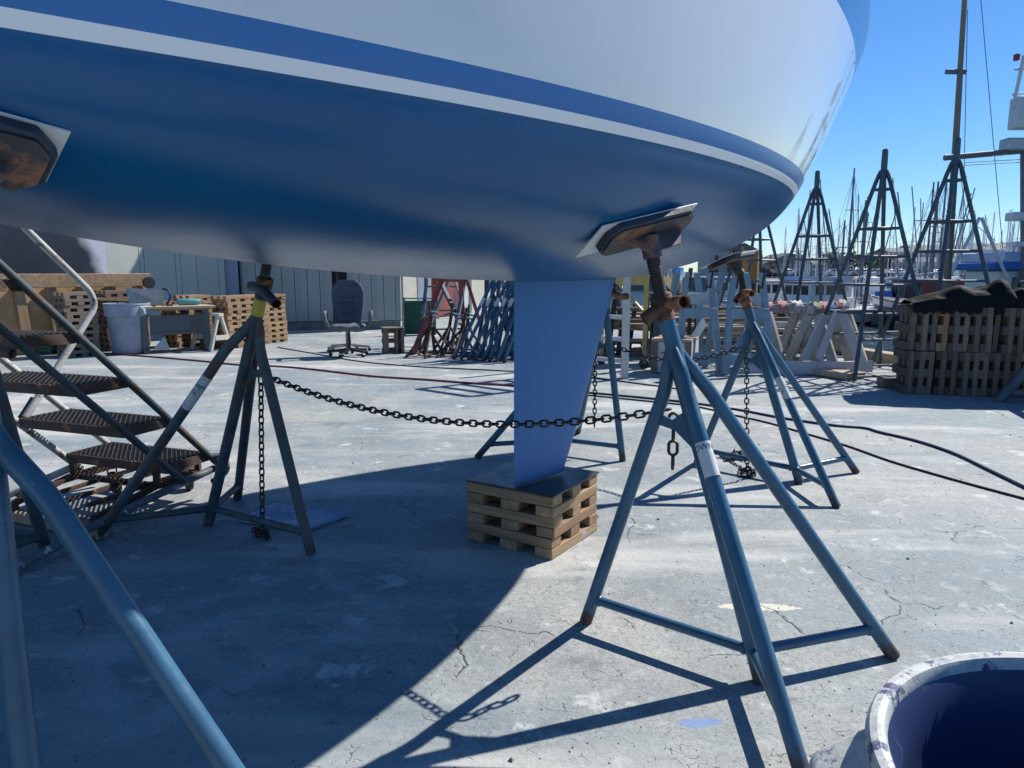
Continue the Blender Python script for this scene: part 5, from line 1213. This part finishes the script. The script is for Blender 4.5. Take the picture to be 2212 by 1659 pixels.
for a,b in (((2080,150),(2058,560)),((2090,20),(2078,600)),((2118,-10),(2175,640)),((2075,140),(2066,330)),((2068,330),(2088,470)),((2088,470),(2150,520))): mb.tube([at(*a,32.8),at(*b,32.8)],.016,4)
o=mb.build('rigging',M['mast_dark'],None); o.parent=fb_; o.matrix_parent_inverse=(Matrix.Translation(fs_)@Matrix.Rotation(R(100),4,'Z')).inverted()
# schooner with crosstrees, in the gap between two tall stands
def rigged(px,Y,h,label,dark=True,sp=(.62,.8)):
    p=at(px,640,Y); p.z=WZ; b=thing('fishing_boat',label,'boat',p,None,R(100)); ORG[b.name]=V((0,0,0))
    hull_local(11,3.2,1.2,b,[M['white_gel'],M['boat_blue'],M['boat_dark']]); local(MB().bx(-1.5,1.5,-1,1,1.1,2.8),'deckhouse',M['white_gel'],b,bevel=.05)
    m=local(MB().tube([(0,0,1),(0,0,h)],[.16,.07],8),'mast',M['mast_dark'],b)
    for f in sp: local(MB().tube([(-.0,-1.5*(1.2-f),h*f),(0,1.5*(1.2-f),h*f)],.05,6),'crosstree',M['mast_dark'],m)
    mb=MB()
    for q in ((5,0,1.5),(-5,0,1.2),(0,1.6,1.2),(0,-1.6,1.2),(.8,1.6,1.2),(-.8,-1.6,1.2)): mb.tube([V((0,0,h*.96)),V(q)],.014,4)
    for sg in (-1,1): mb.tube([V((.3,sg*1.5,1.2)),V((.3,sg*3.4,h*.92))],.05,6)
    local(mb,'rigging',M['mast_dark'],b)
rigged(1855,66,9.6,'dark-masted fishing boat with crosstrees between the first two tall stands')
rigged(1826,72,13.2,'fishing boat with the tall raked pole pair left of the second tall stand',sp=(.7,))
rigged(2005,60,10.5,'fishing boat with a dark crosstree mast right of the second tall stand',sp=(.66,.72))
rigged(2022,70,12.2,'fishing boat with tall dark poles behind the third tall stand',sp=(.5,))
# rows of marina sailboats
def sail_proto():
    b=thing('moored_sailboat','moored','boat',(0,0,0)); ORG[b.name]=V((0,0,0))
    hull_local(9,2.8,1.0,b,[M['white_gel'],M['boat_blue'],M['boat_dark']],sheer=.2); local(MB().bx(-1.5,2.2,-.8,.8,.9,1.45),'cabin',M['white_gel'],b,bevel=.1)
    m=local(MB().tube([(.6,0,1.2),(.6,0,12)],[.085,.06],8),'mast',M['mast_alu'],b); local(MB().tube([(.6,-1,7.6),(.6,1,7.6)],.03,5),'spreader',M['mast_alu'],m)
    local(MB().tube([(.6,0,2.1),(-3.2,0,2.2)],.11,8),'boom',M['canvas_blue'],b)
    mb=MB()
    for q in ((4.3,0,1.2),(-4.3,0,1.1),(.6,1.3,1.0),(.6,-1.3,1.0)): mb.tube([V((.6,0,11.8)),V(q)],.009,4)
    local(mb,'rigging',M['mast_alu'],b); return b
sp_=sail_proto(); rn=random.Random(21); nb_=0
for i in range(95):
    px=rn.choice([rn.uniform(1690,1830),rn.uniform(1900,2230),rn.uniform(1940,2230),rn.uniform(2000,2230)]); Y=rn.uniform(62,125)
    p=at(px,600,Y); p.z=WZ
    lb='distant moored sailing boat with a bare mast in the crowded marina rows'
    if i==0: o=sp_; o['label']=lb; o['group']='sailing boats in the far marina'
    else: o=dup(sp_,p,None,lb,'sailing boats in the far marina')
    o.location=p; o.rotation_euler=(0,0,R(rn.choice([95,275])+rn.uniform(-8,8))); s=rn.uniform(.5,.92); o.scale=(s,s,s*rn.uniform(.9,1.1))
# floats
for i,(Y,x0,x1) in enumerate(((46,12,40),(58,10,50),(88,20,75))):
    solo(MB().bx(x0,x1,Y-.9,Y+.9,WZ+.02,WZ+.5),'floating_dock',M['lumber_x'],['nearest floating dock behind the fishing boats','second floating dock behind the fishing boats','farthest floating dock in the marina'][i],'dock',(x0,Y,WZ),'floating docks')
# ------------------------------------------------------------------ far shore
mb=MB(); mb.add([(-60,128,.25),(600,128,.25),(900,900,.5),(-300,900,.5)],[(0,1,2,3)]).add([(-60,128,.25),(600,128,.25),(600,126,-4),(-60,126,-4)],[(0,1,2,3)])
struct(mb,'far_shore',paint('far_shore_ground',(.2,.19,.17),.9,.3,.05,bump=0),smooth=0)
rows=[]
for j in range(10):
    y=180+j*45; rows.append([V((-60+i*16,y,.2+(max(0,(i-16))/30)**1.2*9*math.sin(min(j/6,1)*1.57)+mnoise.noise(V((i*.23,j*.5,0)))*1.5*min(j/3,1))) for i in range(60)])
struct(MB().grid(rows),'hills',paint('hill_scrub',(.11,.115,.075),.95,.4,.04,bump=0))
def house(px,Y,w_,d_,h_,rh,mat,label,rz=0,z=.25):
    p=at(px,590,Y); p.z=z; b=thing('house',label,'house',p,'houses on the far shore',rz); ORG[b.name]=V((0,0,0))
    w=local(MB().bx(-w_/2,w_/2,-d_/2,d_/2,0,h_),'wall',M[mat],b)
    mb=MB(); e=.4; mb.prism([(-w_/2-e,-d_/2-e,h_-.05),(-w_/2-e,d_/2+e,h_-.05),(-w_/2-e,0,h_+rh)],(w_+2*e,0,0)) if rz==0 else mb.prism([(-w_/2-e,-d_/2-e,h_-.05),(w_/2+e,-d_/2-e,h_-.05),(0,-d_/2-e,h_+rh)],(0,d_+2*e,0))
    local(mb,'roof',M['roof'],b)
    n=max(2,int(w_/2.5))
    for fl in range(max(1,int(h_/2.7))):
        for k in range(n):
            x=-w_/2+(k+.5)*w_/n; local(MB().bx(x-.45,x+.45,-d_/2-.06,-d_/2+.05,.9+fl*2.7,2.0+fl*2.7),'window',M['glass'],w)
house(1682,150,9.5,9,2.6,2.0,'house_a','tan house with a broad grey gable left of the first tall stand',R(2))
house(1752,165,8,7,2.6,1.3,'roof','dark long low house behind the first tall stand')
house(1560,170,9,9,5.6,2,'house_b','grey three-window gabled house under the far end of the hull',R(3)); house(1590,185,9,9,5.8,2.2,'house_c','white gabled house under the far end of the hull',R(3))
for i,(px,Y,w_,h_,mt,z) in enumerate(((1960,210,16,5.5,'house_b',1.2),(1990,235,12,6,'house_c',2.5),(2025,225,14,5,'house_a',2),(2060,250,13,5.5,'house_b',3.5),(2100,235,16,5,'house_c',3),(2135,260,14,6,'house_a',4),(2170,240,15,5.5,'house_b',3.5),(2205,265,16,6,'house_c',4.5),(1940,190,12,3.2,'house_a',.4),(2115,200,18,3.5,'house_b',1.5),(2020,185,14,3,'house_c',.6))):
    house(px,Y,w_,9,h_,1.2,mt,'hillside building, number of storeys hidden by masts, behind the marina',0,z)
def car_proto(mat):
    c=thing('parked_car','car','car',(0,0,0)); ORG[c.name]=V((0,0,0))
    body=[(-2.1,.35),(-2.1,.8),(-1.9,.95),(-1.2,1.0),(-.7,1.45),(.9,1.45),(1.5,.98),(2.05,.85),(2.1,.35)]
    local(MB().prism([(x,-.85,z) for x,z in body],(0,1.7,0)),'body',mat,c,bevel=.06)
    local(MB().prism([(-1.05,-.87,1.03),(-.65,-.87,1.38),(.85,-.87,1.38),(1.3,-.87,1.03)],(0,1.74,0)),'side_window',M['glass'],c)
    for x in (-1.3,1.3):
        for y in (-.8,.8): local(MB().lathe([(0,-.1),(.33,-.1),(.33,.1),(0,.1)],(x,y,.33),(0,1,0),16),'wheel',M['black_rubber'],c)
    return c
cps=[car_proto(M['white_gel']),car_proto(M['car_dark']),car_proto(M['car_silver'])]; first=[1,1,1]
cl=['white parked car on the far shore beyond the masts','dark parked car on the far shore beyond the masts','silver parked car on the far shore beyond the masts']
for i in range(22):
    px=1640+i*27+rn.uniform(-6,6); k=i%3; p=at(px,600,rn.uniform(130,140)); p.z=.25
    o=cps[k] if first[k] else dup(cps[k],p)
    first[k]=0; o.location=p; o.rotation_euler=(0,0,R(rn.choice([0,180,20,90]))); o['label']=cl[k]; o['group']='cars parked on the far shore'
def tree(px,Y,h,r,label):
    p=at(px,590,Y); p.z=.25; t=thing('tree',label,'tree',p,'trees on the far shore')
    MB().tube([p,p+V((0,0,h*.4)),p+V((.1,0,h*.7))],[.25,.18,.08],7).build('trunk',M['bark'],t)
    mb=MB(); rr=random.Random(int(px))
    for k in range(260):
        th=rr.uniform(0,6.28); ph=math.acos(rr.uniform(-.6,1)); q=r*rr.uniform(.45,1)*(1+.25*math.sin(3*th)); c=p+V((math.cos(th)*math.sin(ph)*q,math.sin(th)*math.sin(ph)*q,h*.62+math.cos(ph)*q*.8)); s=rr.uniform(.18,.4)
        u=V((rr.uniform(-1,1),rr.uniform(-1,1),rr.uniform(-1,1))).normalized(); w_=u.orthogonal().normalized(); mb.add([c-u*s-w_*s,c+u*s-w_*s*.6,c+u*s*.7+w_*s,c-u*s+w_*s*.8],[(0,1,2,3)])
    mb.build('crown',M['leaf'],t,smooth=0)
for i,(px,Y,h,r) in enumerate(((1722,150,4.5,2.2),(1795,155,5.5,2.6),(1812,150,4,2.2),(1833,160,5,2.6),(1868,150,4.5,2),(1600,150,6,2.5),(1920,170,5,2.4),(1905,180,4,2.2))):
    tree(px,Y,h,r,'dark bushy tree on the far shore'+(' beside the tan gabled house',' left of the crosstree mast',' low in the row of far trees',' behind the crosstree mast',' right of the crosstree mast',' under the end of the hull',' near the hillside buildings',' lowest by the hillside buildings')[i])
for i,(px,yt) in enumerate(((1665,552),(1697,540),(1712,545),(1725,535),(1646,548))):
    p=at(px,590,140); p.z=.25; q=at(px,yt,140); t=thing('utility_pole','thin utility pole on the far shore left of the first tall stand','pole',p,'utility poles on the far shore')
    MB().tube([p,q],.13,6).build('pole',M['bark'],t); MB().tube([q+V((-1,0,-.7)),q+V((1,0,-.7))],.07,5).build('crossarm',M['bark'],t)
